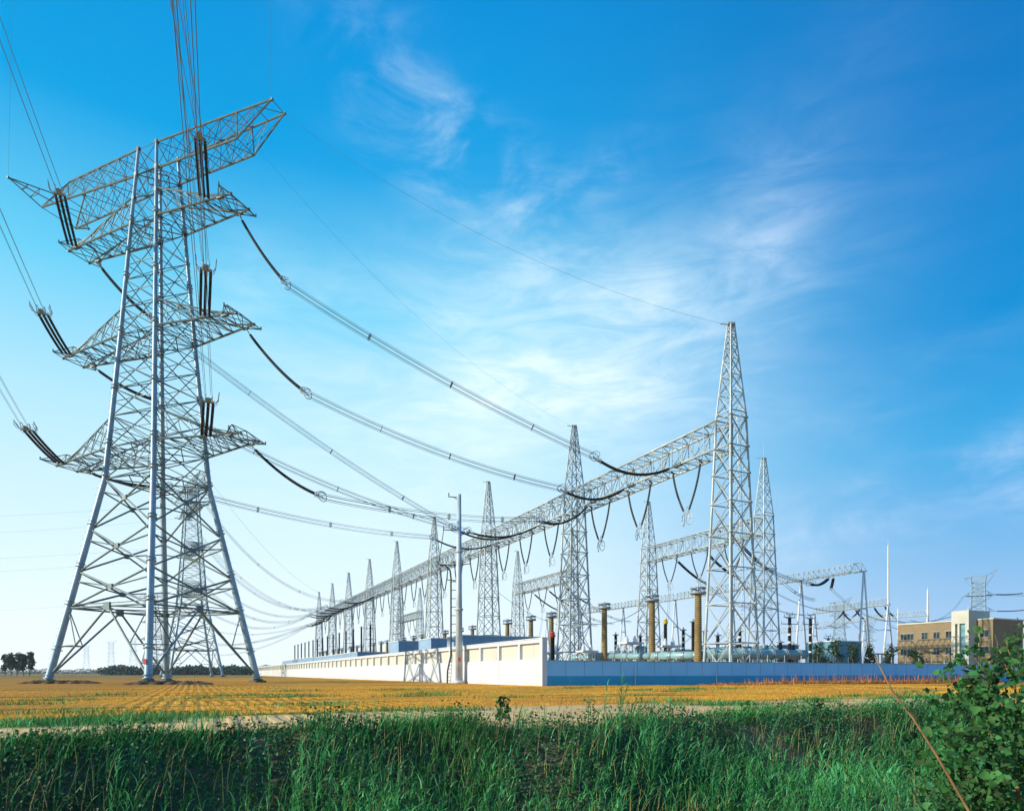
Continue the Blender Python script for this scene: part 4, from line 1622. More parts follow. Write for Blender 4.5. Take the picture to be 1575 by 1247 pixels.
mb.build('entrance_tower', M['cream'], bld)
mb = MB()
mb.box(bq(.76, .5, .1), D2 * 1.18, N2 * .05, V((0, 0, 11.7)))
gl = mb.build('tall_window', M['blue_glass'], bld)
mb = MB()
for z in (2.5, 4.5, 6.5, 8.5, 10.3):
    mb.box(bq(.77, .44, z), D2 * 1.16, N2 * .05, V((0, 0, .09)))
mb.build('mullion', M['frame'], gl)


def win(d_, z, w, h, n_=.8, wide=False):
    mb = MB()
    mb.box(bq(d_, n_ - .04, z), D2 * w, N2 * .03, V((0, 0, h)))
    g = mb.build('window', M['glass'], bld)
    mb = MB()
    t = .09
    for (a_, b_, c_, e_) in ((0, 0, w, t), (0, h - t, w, t), (0, t, t, h - 2 * t), (w - t, t, t, h - 2 * t)):
        mb.box(bq(d_ + a_, n_ - .09, z + b_), D2 * c_, N2 * .045, V((0, 0, e_)))
    for i in range(1, 4 if wide else 2):
        mb.box(bq(d_ + w * i / (4 if wide else 2) - .04, n_ - .085, z + t), D2 * .08, N2 * .04, V((0, 0, h - 2 * t)))
    mb.build('frame', M['frame'], g)
    mb = MB()
    mb.box(bq(d_ - .12, n_ - .14, z - .16), D2 * (w + .24), N2 * .137, V((0, 0, .15)))
    mb.box(bq(d_ - .1, n_ - .07, z + h + .01), D2 * (w + .2), N2 * .067, V((0, 0, .12)))
    mb.build('sill', M['concrete'], g)


for z in (8.9, 5.3, 1.7):
    win(3.85, z, 1.5, 1.6)
    win(6.6, z, 1.5, 1.6)
    if z != 5.3:
        win(9.3, z, 1.5, 1.6)
    win(12.6, z, 3.2, 1.5, wide=True)
    win(-2.5, z, 1.9, 1.6, n_=2.8)


# ------------------------------------------------------------------ far pylons
def make_pylon(label, group, H=50.0, rk=1.0):
    """horned tension pylon with two wide arm levels"""
    root = empty('lattice_pylon', (0, 0, 0), label, 'pylon', group)
    prof = [(0, 5.5), (H * .62, 2.9), (H * .86, 2.6), (H * .96, 3.0)]

    def hw(z):
        for (z0, b0), (z1, b1) in zip(prof, prof[1:]):
            if z <= z1:
                return b0 + (b1 - b0) * (z - z0) / (z1 - z0)
        return prof[-1][1]
    cn = lambda i, z: V((SGN[i % 4][0] * hw(z), SGN[i % 4][1] * min(hw(z), 5.5), z))
    zs = [H * t for t in ((0, .13, .25, .36, .46, .54, .62, .68, .73, .78, .82, .86, .91, .96) if rk == 1 else (0, .2, .38, .52, .62, .74, .86, .96))]
    for i in range(4):
        mb = MB()
        for z0, z1 in zip([p_[0] for p_ in prof], [p_[0] for p_ in prof][1:]):
            mb.bar(cn(i, z0), cn(i, z1), .16 * rk, 6)
        mb.build('leg', M['steel'], root)
    mb = MB()
    for i in range(4):
        face_x(mb, lambda z: cn(i, z), lambda z: cn(i + 1, z), zs, .12 * rk)
    mb.build('bracing', M['steel'], root)
    for s in (-1, 1):
        mb = MB()
        tip = V((s * (7.5 if s > 0 else 6.5), 0, H * (1.02 if s > 0 else .95)))
        for i, z in ((0, .86), (3, .86), (0, .96), (3, .96)):
            q = V((s * hw(H * z), SGN[i][1] * hw(H * z), H * z))
            mb.bar(q, tip, .10 * rk, 5)
            mb.bar(q.lerp(tip, .4), V((s * hw(H * .86), 0, H * .86)).lerp(tip, .7), .07 * rk, 5)
        mb.build('horn', M['steel'], root)
        for z, L in ((.78, 6.0), (.62, 6.5)):
            mb = MB()
            tip = V((s * L, 0, H * z))
            for sy in (-1, 1):
                for dz in (0, 2.2):
                    q = V((s * hw(H * z), sy * hw(H * z), H * z + dz))
                    mb.bar(q, tip, .09 * rk, 5)
                    mb.bar(q.lerp(tip, .5), V((s * hw(H * z), -sy * hw(H * z), H * z + 2.2 - dz)).lerp(tip, .3), .06 * rk, 5)
            mb.build('crossarm', M['steel'], root)
    return root


pyG = 'far lattice pylons'
py0 = make_pylon('horned lattice pylon rising behind the brick building roof', pyG)
py0.location = gp(1505, 325)
py0.rotation_euler = (0, 0, R(-38))
thin0 = None
for j, (px, Y, rz, lab) in enumerate(((1291, 440, -35, 'small horned lattice pylon seen through the low gantries'),
                                      (171, 1000, 20, 'faint far pylon on the horizon under the field side of the huge tower'),
                                      (133, 1150, 20, 'faintest far pylon, leftmost on the plain'),
                                      (205, 900, 15, 'pale pylon on the plain just left of the huge tower near leg'),
                                      (1336, 620, -30, 'tiny far pylon between the A-frame posts'),
                                      (241, 1200, 15, 'tiny far pylon hidden between near and far legs of the huge tower'))):
    if px > 1000:
        copy_tree(py0, gp(px, Y), R(rz), label=lab)
    elif thin0 is None:
        thin0 = make_pylon(lab, pyG, 50, .5)
        thin0.location, thin0.rotation_euler = gp(px, Y), (0, 0, R(rz))
    else:
        copy_tree(thin0, gp(px, Y), R(rz), label=lab)
for j, (x, z) in enumerate(((6.0, .78), (6.5, .62), (-6, .78))):
    t_ = py0
    a = tw(t_, x, 0, 50 * z)
    b = a + V((13, -2.5, .3))
    b.z = a.z + .3
    tension_string('long banded insulator string level beside the horned pylon, %s from the top' % ORD[j], a, b, .3, 2, .5, .22, rings=0, nseg=14)
    bundle('pair of wires leaving the horned pylon out of view, %s from the top' % ORD[j], sag_line(b, b + V((160, -20, 4)), 3, 10), 2, .5, .05, ())
    a2 = tw(t_, -x, 0, 50 * z)
    bundle('pair of wires sloping from the horned pylon down behind the brick building, %s of three' % ORD[j], sag_line(a2, gp(1400 - 20 * j, 225) + V((0, 0, 19)), 5, 14), 2, .3, .06, ())

# ------------------------------------------------------------------ utility pole with riser and ladder
UP = gp(706, 79)
pole = empty('utility_pole', UP, 'tall pale steel utility pole with a cable riser standing before the white wall', 'utility pole')
hp = CAMZ + (HZ - 760) / F * 79
UN, UD = V((1, 0, 0)), V((0, 1, 0))
mb = MB()
mb.bar(UP, UP + V((0, 0, hp)), .44, 20, .25, True)
for z in (8.6, 15.4):
    mb.bar(UP + V((0, 0, z)), UP + V((0, 0, z + .22)), .56 - .008 * z, 20, cap=True)
mb.bar(UP, UP + V((0, 0, .35)), .72, 16, cap=True)
mb.build('shaft', M['pole_paint'], pole, True)
for z, s, L in ((17.6, 1, 1.0), (15.6, 1, .9), (14.0, 1, 1.1), (21.9, -1, 1.0), (18.0, -1, 1.6), (13.9, -1, 2.2), (12.1, -1, 1.2)):
    mb = MB()
    mb.bar(UP + V((0, 0, z)), UP + UN * (s * (L + .3)) + V((0, 0, z + .12)), .055, 6, cap=True)
    mb.bar(UP + V((0, 0, z - .35)), UP + UN * (s * L * .6) + V((0, 0, z + .03)), .035, 6, cap=True)
    e_ = UP + UN * (s * (L + .2)) + V((0, 0, z + .2))
    mb.ribbed([e_ + V((0, 0, .05 * i)) for i in range(8)], .04, .08, 8)
    mb.build('bracket', M['dark_iron'], pole)
mb = MB()
x0 = UP - UN * .95
mb.tube([UP - UN * 2.3 + V((0, 0, 13.9)), UP - UN * 1.6 + V((0, 0, 13.9)), UP - UN * 1.05 + V((0, 0, 13.3)), x0 + V((0, 0, 12.4)), x0 + V((0, 0, 3.4)), x0 - UN * .4 + V((0, 0, 1.5)), x0 - UN * .45], .10, 8)
mb.build('cable_riser', M['dark_iron'], pole)
mb = MB()
for z in np.arange(4, 12.5, 1.0):
    mb.bar(x0 + V((0, 0, z)), UP + V((0, 0, z)), .04, 5)
mb.build('riser_clamps', M['dark_iron'], pole)
mb = MB()
xl = UP - UN * 1.35
mb.bar(xl + UN * .35, xl + UN * .55 + V((0, 0, 3.4)), .05, 6)
mb.bar(xl - UN * .15, xl + UN * .30 + V((0, 0, 3.4)), .05, 6)
for z in np.arange(.35, 3.3, .45):
    mb.bar(xl - UN * .12 + UN * (.13 * z) + V((0, 0, z)), xl + UN * .36 + UN * (.06 * z) + V((0, 0, z)), .035, 5)
mb.build('ladder', M['steel'], pole)
mb = MB()
mb.box(UP - UD * .56 - UN * .05 + V((0, 0, 2.6)), UN * .3, UD * .05, V((0, 0, .45)))
mb.build('number_plate', M['red_paint'], pole)
mb = MB()
for s in (-.12, .12):
    mb.tube(sag_line(UP - UN * 1.8 + V((0, 0, 18.2)) + UD * s, UP - UN * 2.4 + V((0, 0, 14.2)) + UD * s, .1, 6), .03, 4)
mb.build('drop_wire', M['wire'], pole)


# ------------------------------------------------------------------ trees
def leaf_cloud(centres, radii, n, size, flat=.75):
    """n leaf quads spread through ellipsoid clumps"""
    c = np.asarray(centres)
    r = np.asarray(radii)
    idx = rng.integers(0, len(c), n)
    d = rng.normal(size=(n, 3))
    d /= np.linalg.norm(d, axis=1)[:, None]
    rad = r[idx] * (rng.random(n) ** .45)
    pos = c[idx] + d * rad[:, None] * np.array([1, 1, flat])
    return leaf_quads(pos, size * (0.6 + .8 * rng.random(n)))


def leaf_quads(pos, size, up=.3):
    n = len(pos)
    a = rng.normal(size=(n, 3))
    a[:, 2] -= .3
    a /= np.linalg.norm(a, axis=1)[:, None]
    b = rng.normal(size=(n, 3))
    b -= a * np.sum(a * b, 1)[:, None]
    b /= np.linalg.norm(b, axis=1)[:, None]
    s = size[:, None] if hasattr(size, '__len__') else size
    v = np.stack([pos, pos + a * s * .5 + b * s * .38, pos + a * s, pos + a * s * .5 - b * s * .38], 1).reshape(-1, 3)
    f = np.arange(4 * n).reshape(n, 4)
    return v, f


def tree(label, loc, h, w, n=900, leaf=.5, group=None, name='tree', m='leaf_tree', trunk_h=.35):
    loc = V(loc)
    root = empty(name, loc, label, 'tree', group)
    mb = MB()
    lean = V((random.uniform(-.08, .08) * h, random.uniform(-.05, .05) * h, 0))
    mb.tube([V((0, 0, 0)) + loc, loc + lean * .4 + V((0, 0, h * .35)), loc + lean + V((0, 0, h * .8))], [h * .022, h * .016, h * .006], 7)
    cs, rs = [], []
    for i in range(9):
        t = trunk_h + (1 - trunk_h) * (i + .5) / 9
        an = random.uniform(0, 6.28)
        rr = w * math.sin(math.pi * min(1, .25 + .75 * (t - trunk_h) / (1 - trunk_h))) ** .7 * random.uniform(.2, .75)
        c = V((math.cos(an) * rr, math.sin(an) * rr, h * t)) + lean * t
        mb.tube([loc + lean * t * .7 + V((0, 0, h * (t - .16))), loc + c], [h * .008, h * .003], 5)
        cs.append(tuple(c))
        rs.append(w * random.uniform(.35, .6))
    mb.build('trunk', M['bark'], root)
    v, f = leaf_cloud(cs, rs, n, leaf, .9)
    np_mesh('crown', v, f, M[m], root)
    return root


for j, (px, Y, top, w, lab) in enumerate(((8, 300, 1008, 2.6, 'dark roadside tree at the edge of the picture, leftmost of the grove'),
                                          (17, 285, 1006, 2.4, 'dark tree second from the left of the grove'),
                                          (26, 295, 1005, 2.6, 'dark tree in the middle of the left grove'),
                                          (36, 288, 1007, 2.4, 'narrow dark tree fourth in the left grove'),
                                          (45, 295, 1004, 2.6, 'tallest dark tree at the inner end of the left grove'))):
    tree(lab, gp(px, Y), CAMZ + (HZ - top) / F * Y, w, 900, .75, 'dark trees of the grove on the plain')
for j, (px, Y, top, w, lab) in enumerate(((1257, 96, 992, 1.3, 'small tree behind the blue wall beside the crossed-arm posts'),
                                          (1284, 100, 986, 1.7, 'bigger small tree before the teal control building'),
                                          (1310, 99, 992, 1.5, 'loose small tree before the middle of the teal control building'),
                                          (1339, 101, 994, 1.2, 'thin small tree at the corner of the teal control building'),
                                          (1372, 110, 994, 1.5, 'dark small tree beside the dark steel frame'),
                                          (1403, 112, 1000, 1.9, 'spreading small tree before the brick building'))):
    tree(lab, gp(px, Y), CAMZ + (HZ - top) / F * Y, w, 700, .32, 'small trees behind the blue wall', trunk_h=.2)

# far belt of trees on the horizon
n = 26000
tpx = np.concatenate([rng.uniform(-400, 430, int(n * .5)), rng.uniform(160, 420, n - int(n * .5))])
Yt = np.where(tpx > 150, 420 + 60 * rng.random(n), 900 + 120 * rng.random(n))
prof = .55 + .28 * np.sin(tpx * .11) + .2 * np.sin(tpx * .37 + 1) + .15 * np.sin(tpx * .9)
ht = np.where(tpx > 150, 4.2 + 2.2 * prof, 5.5 + 2.5 * prof)
pos = np.stack([(tpx - CX) / F * Yt, Yt, ht * rng.random(n) ** .8], -1)
v, f = leaf_quads(pos, np.full(n, 1.3))
tag(np_mesh('treeline', v, f, M['treeline']), kind='stuff', label='dark low belt of trees along the horizon', cat='trees')
n = 16000
tx = rng.uniform(-1500, 2600, n)
pos = np.stack([tx, 1500 + 150 * rng.random(n), (6 + 4 * np.sin(tx * .013) + 3 * np.sin(tx * .05)) * rng.random(n)], -1)
v, f = leaf_quads(pos, np.full(n, 5.0))
tag(np_mesh('far_woods', v, f, M['treeline']), kind='stuff', label='hazy woods on the far horizon', cat='woods')


# ------------------------------------------------------------------ ditch plants, grass, stubble
def blades(base, h, w, lean, curve=.5, seg=3):
    """grass blades as tapering strips; base (n,3), h w (n,), lean (n,2)"""
    n = len(base)
    ang = rng.uniform(0, 2 * math.pi, n)
    side = np.stack([np.cos(ang), np.sin(ang), np.zeros(n)], -1)
    rows = []
    for i in range(seg + 1):
        t = i / seg
        c = base.copy()
        c[:, 0] += lean[:, 0] * t ** 1.7
        c[:, 1] += lean[:, 1] * t ** 1.7
        ln = np.hypot(lean[:, 0], lean[:, 1])
        c[:, 2] += h * t - curve * ln * t ** 3 * .6
        ww = w * (1 - t ** 1.6 * .92)
        rows.append(c - side * ww[:, None] * .5)
        rows.append(c + side * ww[:, None] * .5)
    v = np.stack(rows, 1).reshape(-1, 3)
    kk = 2 * (seg + 1)
    o = np.arange(n)[:, None] * kk
    fs = [np.concatenate([o + 2 * i, o + 2 * i + 1, o + 2 * i + 3, o + 2 * i + 2], 1) for i in range(seg)]
    return v, np.concatenate(fs)


VG = rng.random((128, 128))


def vnoise(a, b):
    a, b = np.asarray(a) + 40.0, np.asarray(b) + 40.0
    i, j = np.floor(a).astype(int), np.floor(b).astype(int)
    u, w = a - i, b - j
    u, w = u * u * (3 - 2 * u), w * w * (3 - 2 * w)
    g = lambda x, y: VG[x % 128, y % 128]
    return (g(i, j) * (1 - u) + g(i + 1, j) * u) * (1 - w) + (g(i, j + 1) * (1 - u) + g(i + 1, j + 1) * u) * w


def np_join(parts):
    vs, fs, o = [], [], 0
    for v, f in parts:
        vs.append(v)
        fs.append(f + o)
        o += len(v)
    return np.concatenate(vs), np.concatenate(fs)


def bare_bank(p, q):
    a = np.exp(-((p - 7.7 + .4 * np.sin(q * 3)) / 1.25) ** 2) * sstep(q, 12.8, 13.4)
    b = np.exp(-((p - 13.6 + .5 * np.sin(q * 4)) / 1.0) ** 2 - ((q - 12.6) / .75) ** 2)
    c = np.exp(-((p - 17.3) / .6) ** 2 - ((q - 12.8) / .5) ** 2)
    d = np.exp(-((p - 7.2) / 2.0) ** 2) * sstep(q, 12.9, 13.3)
    return np.clip(a + b + c + d, 0, 1)


def crest_bush(p):
    return np.exp(-((p - 10) / 1.3) ** 2) + .9 * np.exp(-((p - 15.5) / 1.1) ** 2) + 1.2 * np.exp(-((p - 21) / 2.6) ** 2) + .6 * np.exp(-((p - 2.6) / .9) ** 2) + .5 * np.exp(-((p + 1.2) / .5) ** 2) + .7 * np.exp(-((p - 5.0) / .5) ** 2) + .35 * np.sin(p * 2.1) ** 2


# leafy creepers over the bank
def cluster(p, q, s):
    return wav(p, q, s)


n = 92000
p_, q_ = rng.uniform(-11, 44, n), 10.9 + 3.0 * rng.random(n)
keep = rng.random(n) > bare_bank(p_, q_) * 1.15
p_, q_ = p_[keep], q_[keep]
b = pq(p_, q_)
b[:, 2] += rng.random(len(b)) ** 1.5 * (np.where(q_ > 13.1, .11, .26) * (1 + .6 * cluster(p_, q_, 1.3)) + .50 * crest_bush(p_) * sstep(q_, 12.2, 13.2) * (1 - .3 * sstep(p_, 8, 12)))
v, f = leaf_quads(b, .038 + .045 * rng.random(len(b)))
tag(np_mesh('bank_creeper', v, f, M['leaf_bank']), kind='stuff', label='dark leafy creepers covering the ditch bank', cat='ground cover')

# grass on the bank and along its crest
n = 70000
p_, q_ = rng.uniform(-11, 44, n), np.concatenate([rng.normal(13.6, .28, n // 2), rng.uniform(10.8, 13.8, n - n // 2)])
den = np.clip(2.2 * vnoise(p_ * .9, q_ * 1.2) - .5, 0, 1)
keep = (rng.random(n) < den + .14) & (rng.random(n) > bare_bank(p_, q_) * 1.05) & ~((q_ > 14.1) & (rng.random(n) < .8))
p_, q_ = p_[keep], q_[keep]
b = pq(p_, q_)
m_ = len(b)
h = (.10 + .24 * rng.random(m_)) * (.75 + .6 * cluster(p_, q_, .6)) * (1 + .9 * crest_bush(p_)) * (1 - .35 * sstep(p_, 5, 9))
ln = rng.normal(size=(m_, 2)) * .10 + np.array([.07, -.02])
v, f = blades(b, h, .012 + .010 * rng.random(m_), ln)
tag(np_mesh('bank_grass', v, f, M['grass_blade']), kind='stuff', label='green grass on the crest and face of the ditch bank', cat='grass')

n = 20000
p_, q_ = rng.uniform(-11, 44, n), rng.uniform(10.9, 13.9, n)
keep = rng.random(n) < np.where(p_ < 10, .95, .5) * np.clip(2.4 * vnoise(p_ * .8 + 5, q_ * 1.1) - .65, .05, 1) * (1 - bare_bank(p_, q_))
p_, q_ = p_[keep], q_[keep]
b = pq(p_, q_)
m_ = len(b)
v, f = blades(b, .30 + .38 * rng.random(m_), .014 + .012 * rng.random(m_), rng.normal(size=(m_, 2)) * .14 + np.array([.16, -.05]), .7)
tag(np_mesh('long_grass', v, f, M['reed']), kind='stuff', label='long arching grass over the ditch bank', cat='grass')

# reeds rising from the ditch bottom: stems with long arching leaves
n = 5600
p_, q_ = rng.uniform(-10, 44, n), 7.6 + 4.6 * rng.random(n) ** .8
dens = np.clip(.45 + .08 * (p_ - 0), .36, 1.0) * np.clip(.5 + 1.1 * cluster(p_, q_, .8), .08, 1)
keep = rng.random(n) < dens
keep &= rng.random(n) > bare_bank(p_, q_)
keep[:150] = True
q_[:150] = 13.3 + .7 * rng.random(150)
p_, q_ = p_[keep], q_[keep]
b = pq(p_, q_)
m_ = len(b)
H_ = (1.0 + .65 * rng.random(m_)) * (.85 + .45 * cluster(p_, q_, .8)) * np.where(p_ > 22, .8, 1) * np.where(q_ > 13.2, .26 + .3 * rng.random(m_), 1)
L_ = rng.normal(size=(m_, 2)) * .14 + np.array([.20, .02])
parts = [blades(b, H_, np.full(m_, .014), L_, .3, 4)]
for j in range(11):
    t = .15 + .8 * (j + rng.random(m_) * .8) / 11
    c = b.copy()
    c[:, :2] += L_ * (t ** 1.7)[:, None]
    c[:, 2] += H_ * t
    an = rng.uniform(0, 6.28, m_)
    le = (.28 + .22 * rng.random(m_)) * np.where(q_ > 13.2, .6, 1)
    dl = np.stack([np.cos(an), np.sin(an)], -1) * (le * .60)[:, None] + np.array([.10, 0.02])
    parts.append(blades(c, le * (.75 - .1 * rng.random(m_)), .016 + .012 * rng.random(m_), dl, .9, 3))
v, f = np_join(parts)
tag(np_mesh('reeds', v, f, M['reed']), kind='stuff', label='bright green reeds growing up from the ditch', cat='reeds')

# dead straw-coloured stems mixed into the green
n = 4200
p_, q_ = rng.uniform(-10, 40, n), rng.uniform(9.5, 14.2, n)
b = pq(p_, q_)
v, f = blades(b, np.where(q_ > 13, .25, .55) + .4 * rng.random(n) * np.where(q_ > 13, .5, 1), .007 + .008 * rng.random(n), rng.normal(size=(n, 2)) * .15 + np.array([.1, 0]), .6)
tag(np_mesh('dead_grass', v, f, M['dead']), kind='stuff', label='dry straw-coloured stems among the green bank grass', cat='grass')

# stubble in drilled rows
n = 110000
q_ = 19.9 + 42 * rng.random(n) ** 1.7
row = .5
p_ = rng.uniform(-26, 62, n)
pr_ = np.round(p_ / row) * row + rng.normal(size=n) * .055
p_ = np.where(((p_ > -2.5) & (p_ < 8.5)) | (rng.random(n) < .25), pr_, p_)
keep = rng.random(n) < np.clip(2.6 * vnoise(p_ * .12, q_ * .45) + 1.6 * vnoise(p_ * .5, q_ * 1.1 + 9) - 1.35, .07, 1)
keep &= (q_ > 20.6 + .6 * cluster(p_, q_ * 0, .9) + 1.6 * sstep(p_, 2, 9))
p_, q_ = p_[keep], q_[keep]
b = pq(p_, q_)
m_ = len(b)
inside = (b - np.array(B0)) @ np.array([D2.x, D2.y, 0]) < -.6
inside |= (b - np.array(CORNER)) @ np.array([N2.x, N2.y, 0]) < -.6
b = b[inside]
m_ = len(b)
parts = []
for j in range(2):
    bb = b + np.concatenate([rng.normal(size=(m_, 2)) * .05, np.zeros((m_, 1))], 1)
    parts.append(blades(bb, .04 + .075 * rng.random(m_), .009 + .011 * rng.random(m_), rng.normal(size=(m_, 2)) * .05, .2, 1))
v, f = np_join(parts)
tag(np_mesh('stubble', v, f, M['straw']), kind='stuff', label='golden wheat stubble in rows across the field', cat='stubble')

# green weeds in the field margin
n = 15000
cp = np.concatenate([rng.uniform(-8, 0, 14), rng.uniform(-8, 40, 46)])
cq = np.concatenate([rng.uniform(18.3, 19.6, 14), np.concatenate([rng.uniform(19, 22, 15), rng.uniform(15.8, 16.6, 7)]), rng.uniform(22, 48, 24)])
id_ = rng.integers(0, 60, n)
p_ = cp[id_] + rng.normal(size=n) * .95
q_ = cq[id_] + rng.normal(size=n) * .22
b = pq(p_, q_)
v, f = blades(b, .08 + .20 * rng.random(n), .018 + .016 * rng.random(n), rng.normal(size=(n, 2)) * .12, .5, 2)
tag(np_mesh('field_weeds', v, f, M['grass_blade']), kind='stuff', label='patches of green weeds between field and track', cat='weeds')

# dry reddish weeds at the foot of the blue wall
n = 14000
s_ = 16 + 50 * rng.random(n) ** .9
o_ = -.4 - 2.6 * rng.random(n)
tall = rng.random(n) < .05
base_ = np.array(B0)[None, :] + np.outer(s_, np.array(N2)) + np.outer(o_, np.array(D2))
base_[:, 2] = 0
hh = np.where(tall, .7 + .7 * rng.random(n), .12 + .4 * rng.random(n)) * np.clip((s_ - 14) / 16, .15, 1)
v, f = blades(base_, hh, np.where(tall, .05, .045), rng.normal(size=(n, 2)) * .10, .3, 2)
tag(np_mesh('dry_weeds', v, f, M['dry_weed']), kind='stuff', label='dry reddish weeds at the foot of the blue wall', cat='weeds')


# leafy weeds standing above the bank's edge
def leafy_weed(label, p, q, h, nl, size):
    base = V(tuple(pq(np.array([p]), np.array([q]))[0]))
    root = empty('weed_plant', base, label, 'plant', 'tall weeds on the bank')
    tip = base + V((random.uniform(-.08, .12), random.uniform(-.05, .05), h))
    MB().tube([base, base.lerp(tip, .5) + V((.02, 0, 0)), tip], [.012, .009, .005], 5).build('stem', M['grass_blade'], root)
    pos = np.array([tuple(base.lerp(tip, .25 + .75 * random.random()) - base + V((random.uniform(-.14, .14), random.uniform(-.14, .14), 0))) for _ in range(nl)])
    v, f = leaf_quads(pos, size * (.7 + .6 * rng.random(nl)))
    np_mesh('leaves', v, f, M['leaf_poplar'], root)


for px, y0, h, nl, sz, lab in ((778, 1112, .62, 70, .13, 'broad-leaved weed standing alone above the track near the picture centre'),
                               (909, 1112, .55, 40, .07, 'thin upright weed on the bank edge below the wall corner'),
                               (1258, 1100, .40, 60, .11, 'leafy weed on the bank crest before the blue wall'),
                               (1150, 1105, .35, 50, .10, 'low leafy weed on the bank crest under the tallest column')):
    sx = (px - CX) / F
    Yq = 13.9 / (D2.x * sx + D2.y)
    leafy_weed(lab, (N2.x * sx + N2.y) * Yq, 13.9, h, nl, sz)


# ------------------------------------------------------------------ poplar sapling and bare stem close to the viewer
def round_leaves(pos, size, droop=.5):
    """poplar leaves: nine-sided deltoid blades with a crease"""
    n = len(pos)
    ax = rng.normal(size=(n, 3)) * .7 + np.array([.35, 0, -droop])
    ax /= np.linalg.norm(ax, axis=1)[:, None]
    b = rng.normal(size=(n, 3))
    b -= ax * np.sum(ax * b, 1)[:, None]
    b /= np.linalg.norm(b, axis=1)[:, None]
    c = np.cross(ax, b)
    out = [(0, 0, 0), (.05, .30, .08), (.22, .46, .12), (.45, .42, .10), (.72, .22, .05), (1.0, 0, -.06),
           (.72, -.22, .05), (.45, -.42, .10), (.22, -.46, .12), (.05, -.30, .08)]
    v = np.stack([pos + (ax * u + b * w + c * z) * size[:, None] for u, w, z in out], 1).reshape(-1, 3)
    o = np.arange(n)[:, None] * 10
    f = np.concatenate([o + np.array([[0, 1, 2, 3]]), o + np.array([[0, 3, 4, 5]]), o + np.array([[0, 5, 6, 7]]), o + np.array([[0, 7, 8, 9]])])
    return v, f


sap_base = P(1585, 1330, 3.9)
sap_base.z = -.45
sap = empty('poplar_sapling', sap_base, 'leafy green poplar sapling close to the viewer at the picture edge', 'tree')
trunk = [sap_base, P(1568, 1247, 3.9), P(1562, 1180, 3.9), P(1566, 1120, 3.95), P(1560, 1040, 4.0), P(1548, 985, 4.0)]
MB().tube(trunk, [.016, .014, .011, .008, .005, .003], 8).build('trunk', M['orange_bark'], sap, True)
br = []
ends = [((1562, 1180), (1513, 1118), (1482, 1060)), ((1566, 1120), (1520, 1050), (1462, 1008)), ((1566, 1130), (1540, 1080), (1500, 1012)), ((1562, 1170), (1500, 1150), (1450, 1115)),
        ((1568, 1220), (1500, 1200), (1455, 1185)), ((1568, 1235), (1530, 1230), (1480, 1225)), ((1562, 1060), (1540, 1010), (1530, 975)), ((1568, 1150), (1600, 1080), (1620, 1000)), ((1568, 1200), (1600, 1180), (1640, 1150))]
leafpos = []
for e in ends:
    yv = 3.9 + random.uniform(-.5, .6)
    pts = [P(e[0][0], e[0][1], 3.9), P(e[1][0], e[1][1], (3.9 + yv) / 2), P(e[2][0], e[2][1], yv)]
    cur = [pts[0] * (1 - t) ** 2 + pts[1] * 2 * t * (1 - t) + pts[2] * t * t for t in [i / 10 for i in range(11)]]
    MB().tube(cur, [.006 - .0005 * i for i in range(11)], 6).build('branch', M['orange_bark'], sap, True)
    for i in range(620):
        t = random.random() ** .6
        q = cur[min(10, int(t * 10))] + V((random.gauss(0, .13), random.gauss(0, .25), random.gauss(0, .11)))
        lx, ly = q.x / q.y * F + CX, HZ - (q.z - CAMZ) / q.y * F
        rag = 22 * math.sin(lx * .09 + 1.3 * math.sin(ly * .05)) + random.gauss(0, 14)
        gap = math.sin(lx * .075 + 2 * math.sin(ly * .031)) + math.sin(ly * .083 + 1.7 * math.sin(lx * .043))
        if gap < -.9 and random.random() < .8:
            continue
        if ly + rag - 12 > np.interp(lx, [1425, 1450, 1480, 1500, 1560, 1640], [1035, 1016, 1004, 990, 976, 960]) and lx + rag > (1442 if ly < 1110 else 1400):
            leafpos.append(q)
    br.append(cur)
lp = np.array([tuple(q - sap_base) for q in leafpos])
v, f = round_leaves(lp, .014 + .044 * rng.random(len(lp)) ** 1.7)
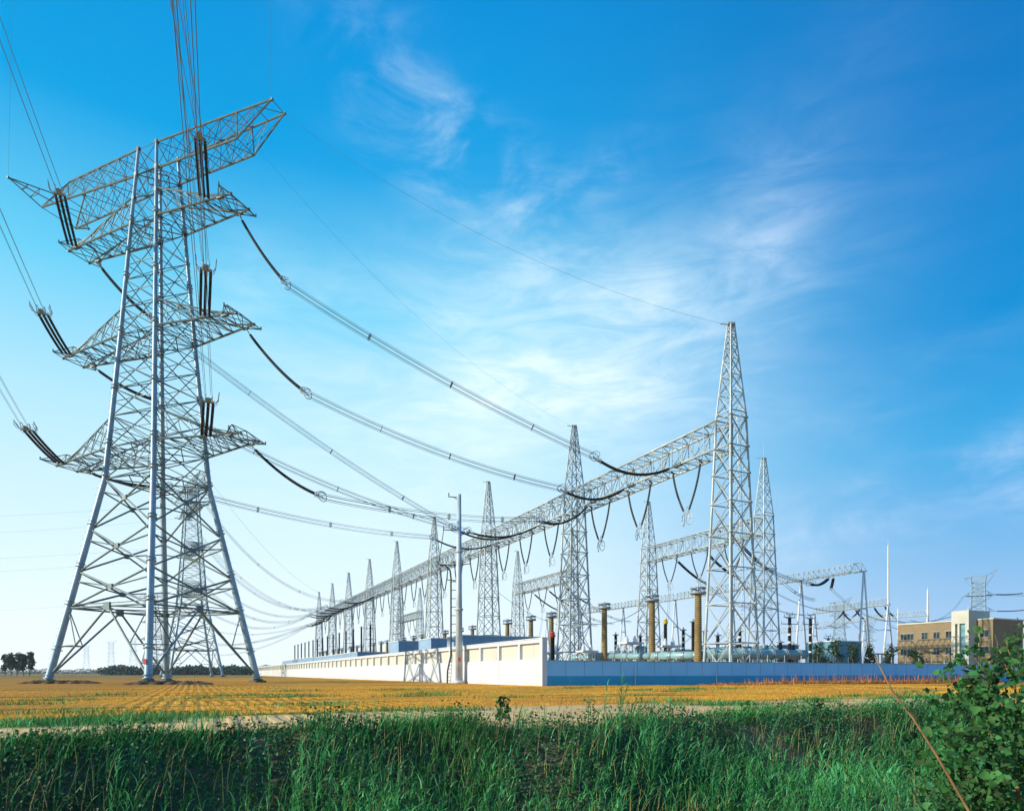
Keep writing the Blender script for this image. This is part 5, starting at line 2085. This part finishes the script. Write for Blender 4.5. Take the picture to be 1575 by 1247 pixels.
np_mesh('leaves', v, f, M['leaf_poplar'], sap)
# finer undergrowth round the sapling's foot
n = 5200
up = rng.uniform(1395, 1640, n)
uy = 1085 + 190 * rng.random(n) ** .8
yy = 4.2 + 2.6 * rng.random(n)
keep = (up - 1395) / 245 + (uy - 1085) / 190 > .75 + .25 * rng.random(n)
pos = np.stack([(up - CX) / F * yy, yy, CAMZ + (HZ - uy) / F * yy], -1)[keep]
v, f = round_leaves(pos, .030 + .03 * rng.random(len(pos)), .3)
tag(np_mesh('undergrowth', v, f, M['leaf_bank']), kind='stuff', label='leafy undergrowth around the foot of the poplar sapling', cat='undergrowth')

stem_pts = [P(1500, 1262, 3.0), P(1488, 1243, 3.0), P(1440, 1160, 3.02), P(1405, 1105, 3.05), P(1372, 1062, 3.08), P(1352, 1022, 3.1), P(1345, 1008, 3.12)]
foot = stem_pts[0] + V((.25, -.05, -.5))
foot.z = -.45
stem = empty('bare_stem', foot, 'bare reddish stem leaning diagonally before the ditch bank', 'stem')
MB().tube([foot] + stem_pts, [.0085, .007, .0065, .006, .005, .0042, .003, .002], 7).build('stalk', M['orange_bark'], stem, True)
pos = np.array([tuple(P(px, py, 3.03) - foot) for px, py in ((1384, 1088), (1432, 1112), (1440, 1118), (1447, 1168), (1437, 1172), (1463, 1160), (1420, 1120))])
for one in pos:
    v, f = round_leaves(one[None, :], np.array([.05]))
    np_mesh('leaf', v, f, M['leaf_poplar'], stem)

# ------------------------------------------------------------------ haze over the plain
mb = MB()
mb.box(V((-900, -60, -3.2)), V((2100, 0, 0)), V((0, 1750, 0)), V((0, 0, 75)))
m = bpy.data.materials.new('thin_haze')
m.use_nodes = True
k = NT(m.node_tree)
pv = k.n('ShaderNodeVolumePrincipled')
pv.inputs['Color'].default_value = (.80, .90, 1.0, 1)
pv.inputs['Density'].default_value = .00013
pv.inputs['Anisotropy'].default_value = .2
o_ = k.n('ShaderNodeOutputMaterial')
k.t.links.new(pv.outputs[0], o_.inputs['Volume'])
tag(mb.build('haze', m), kind='stuff')
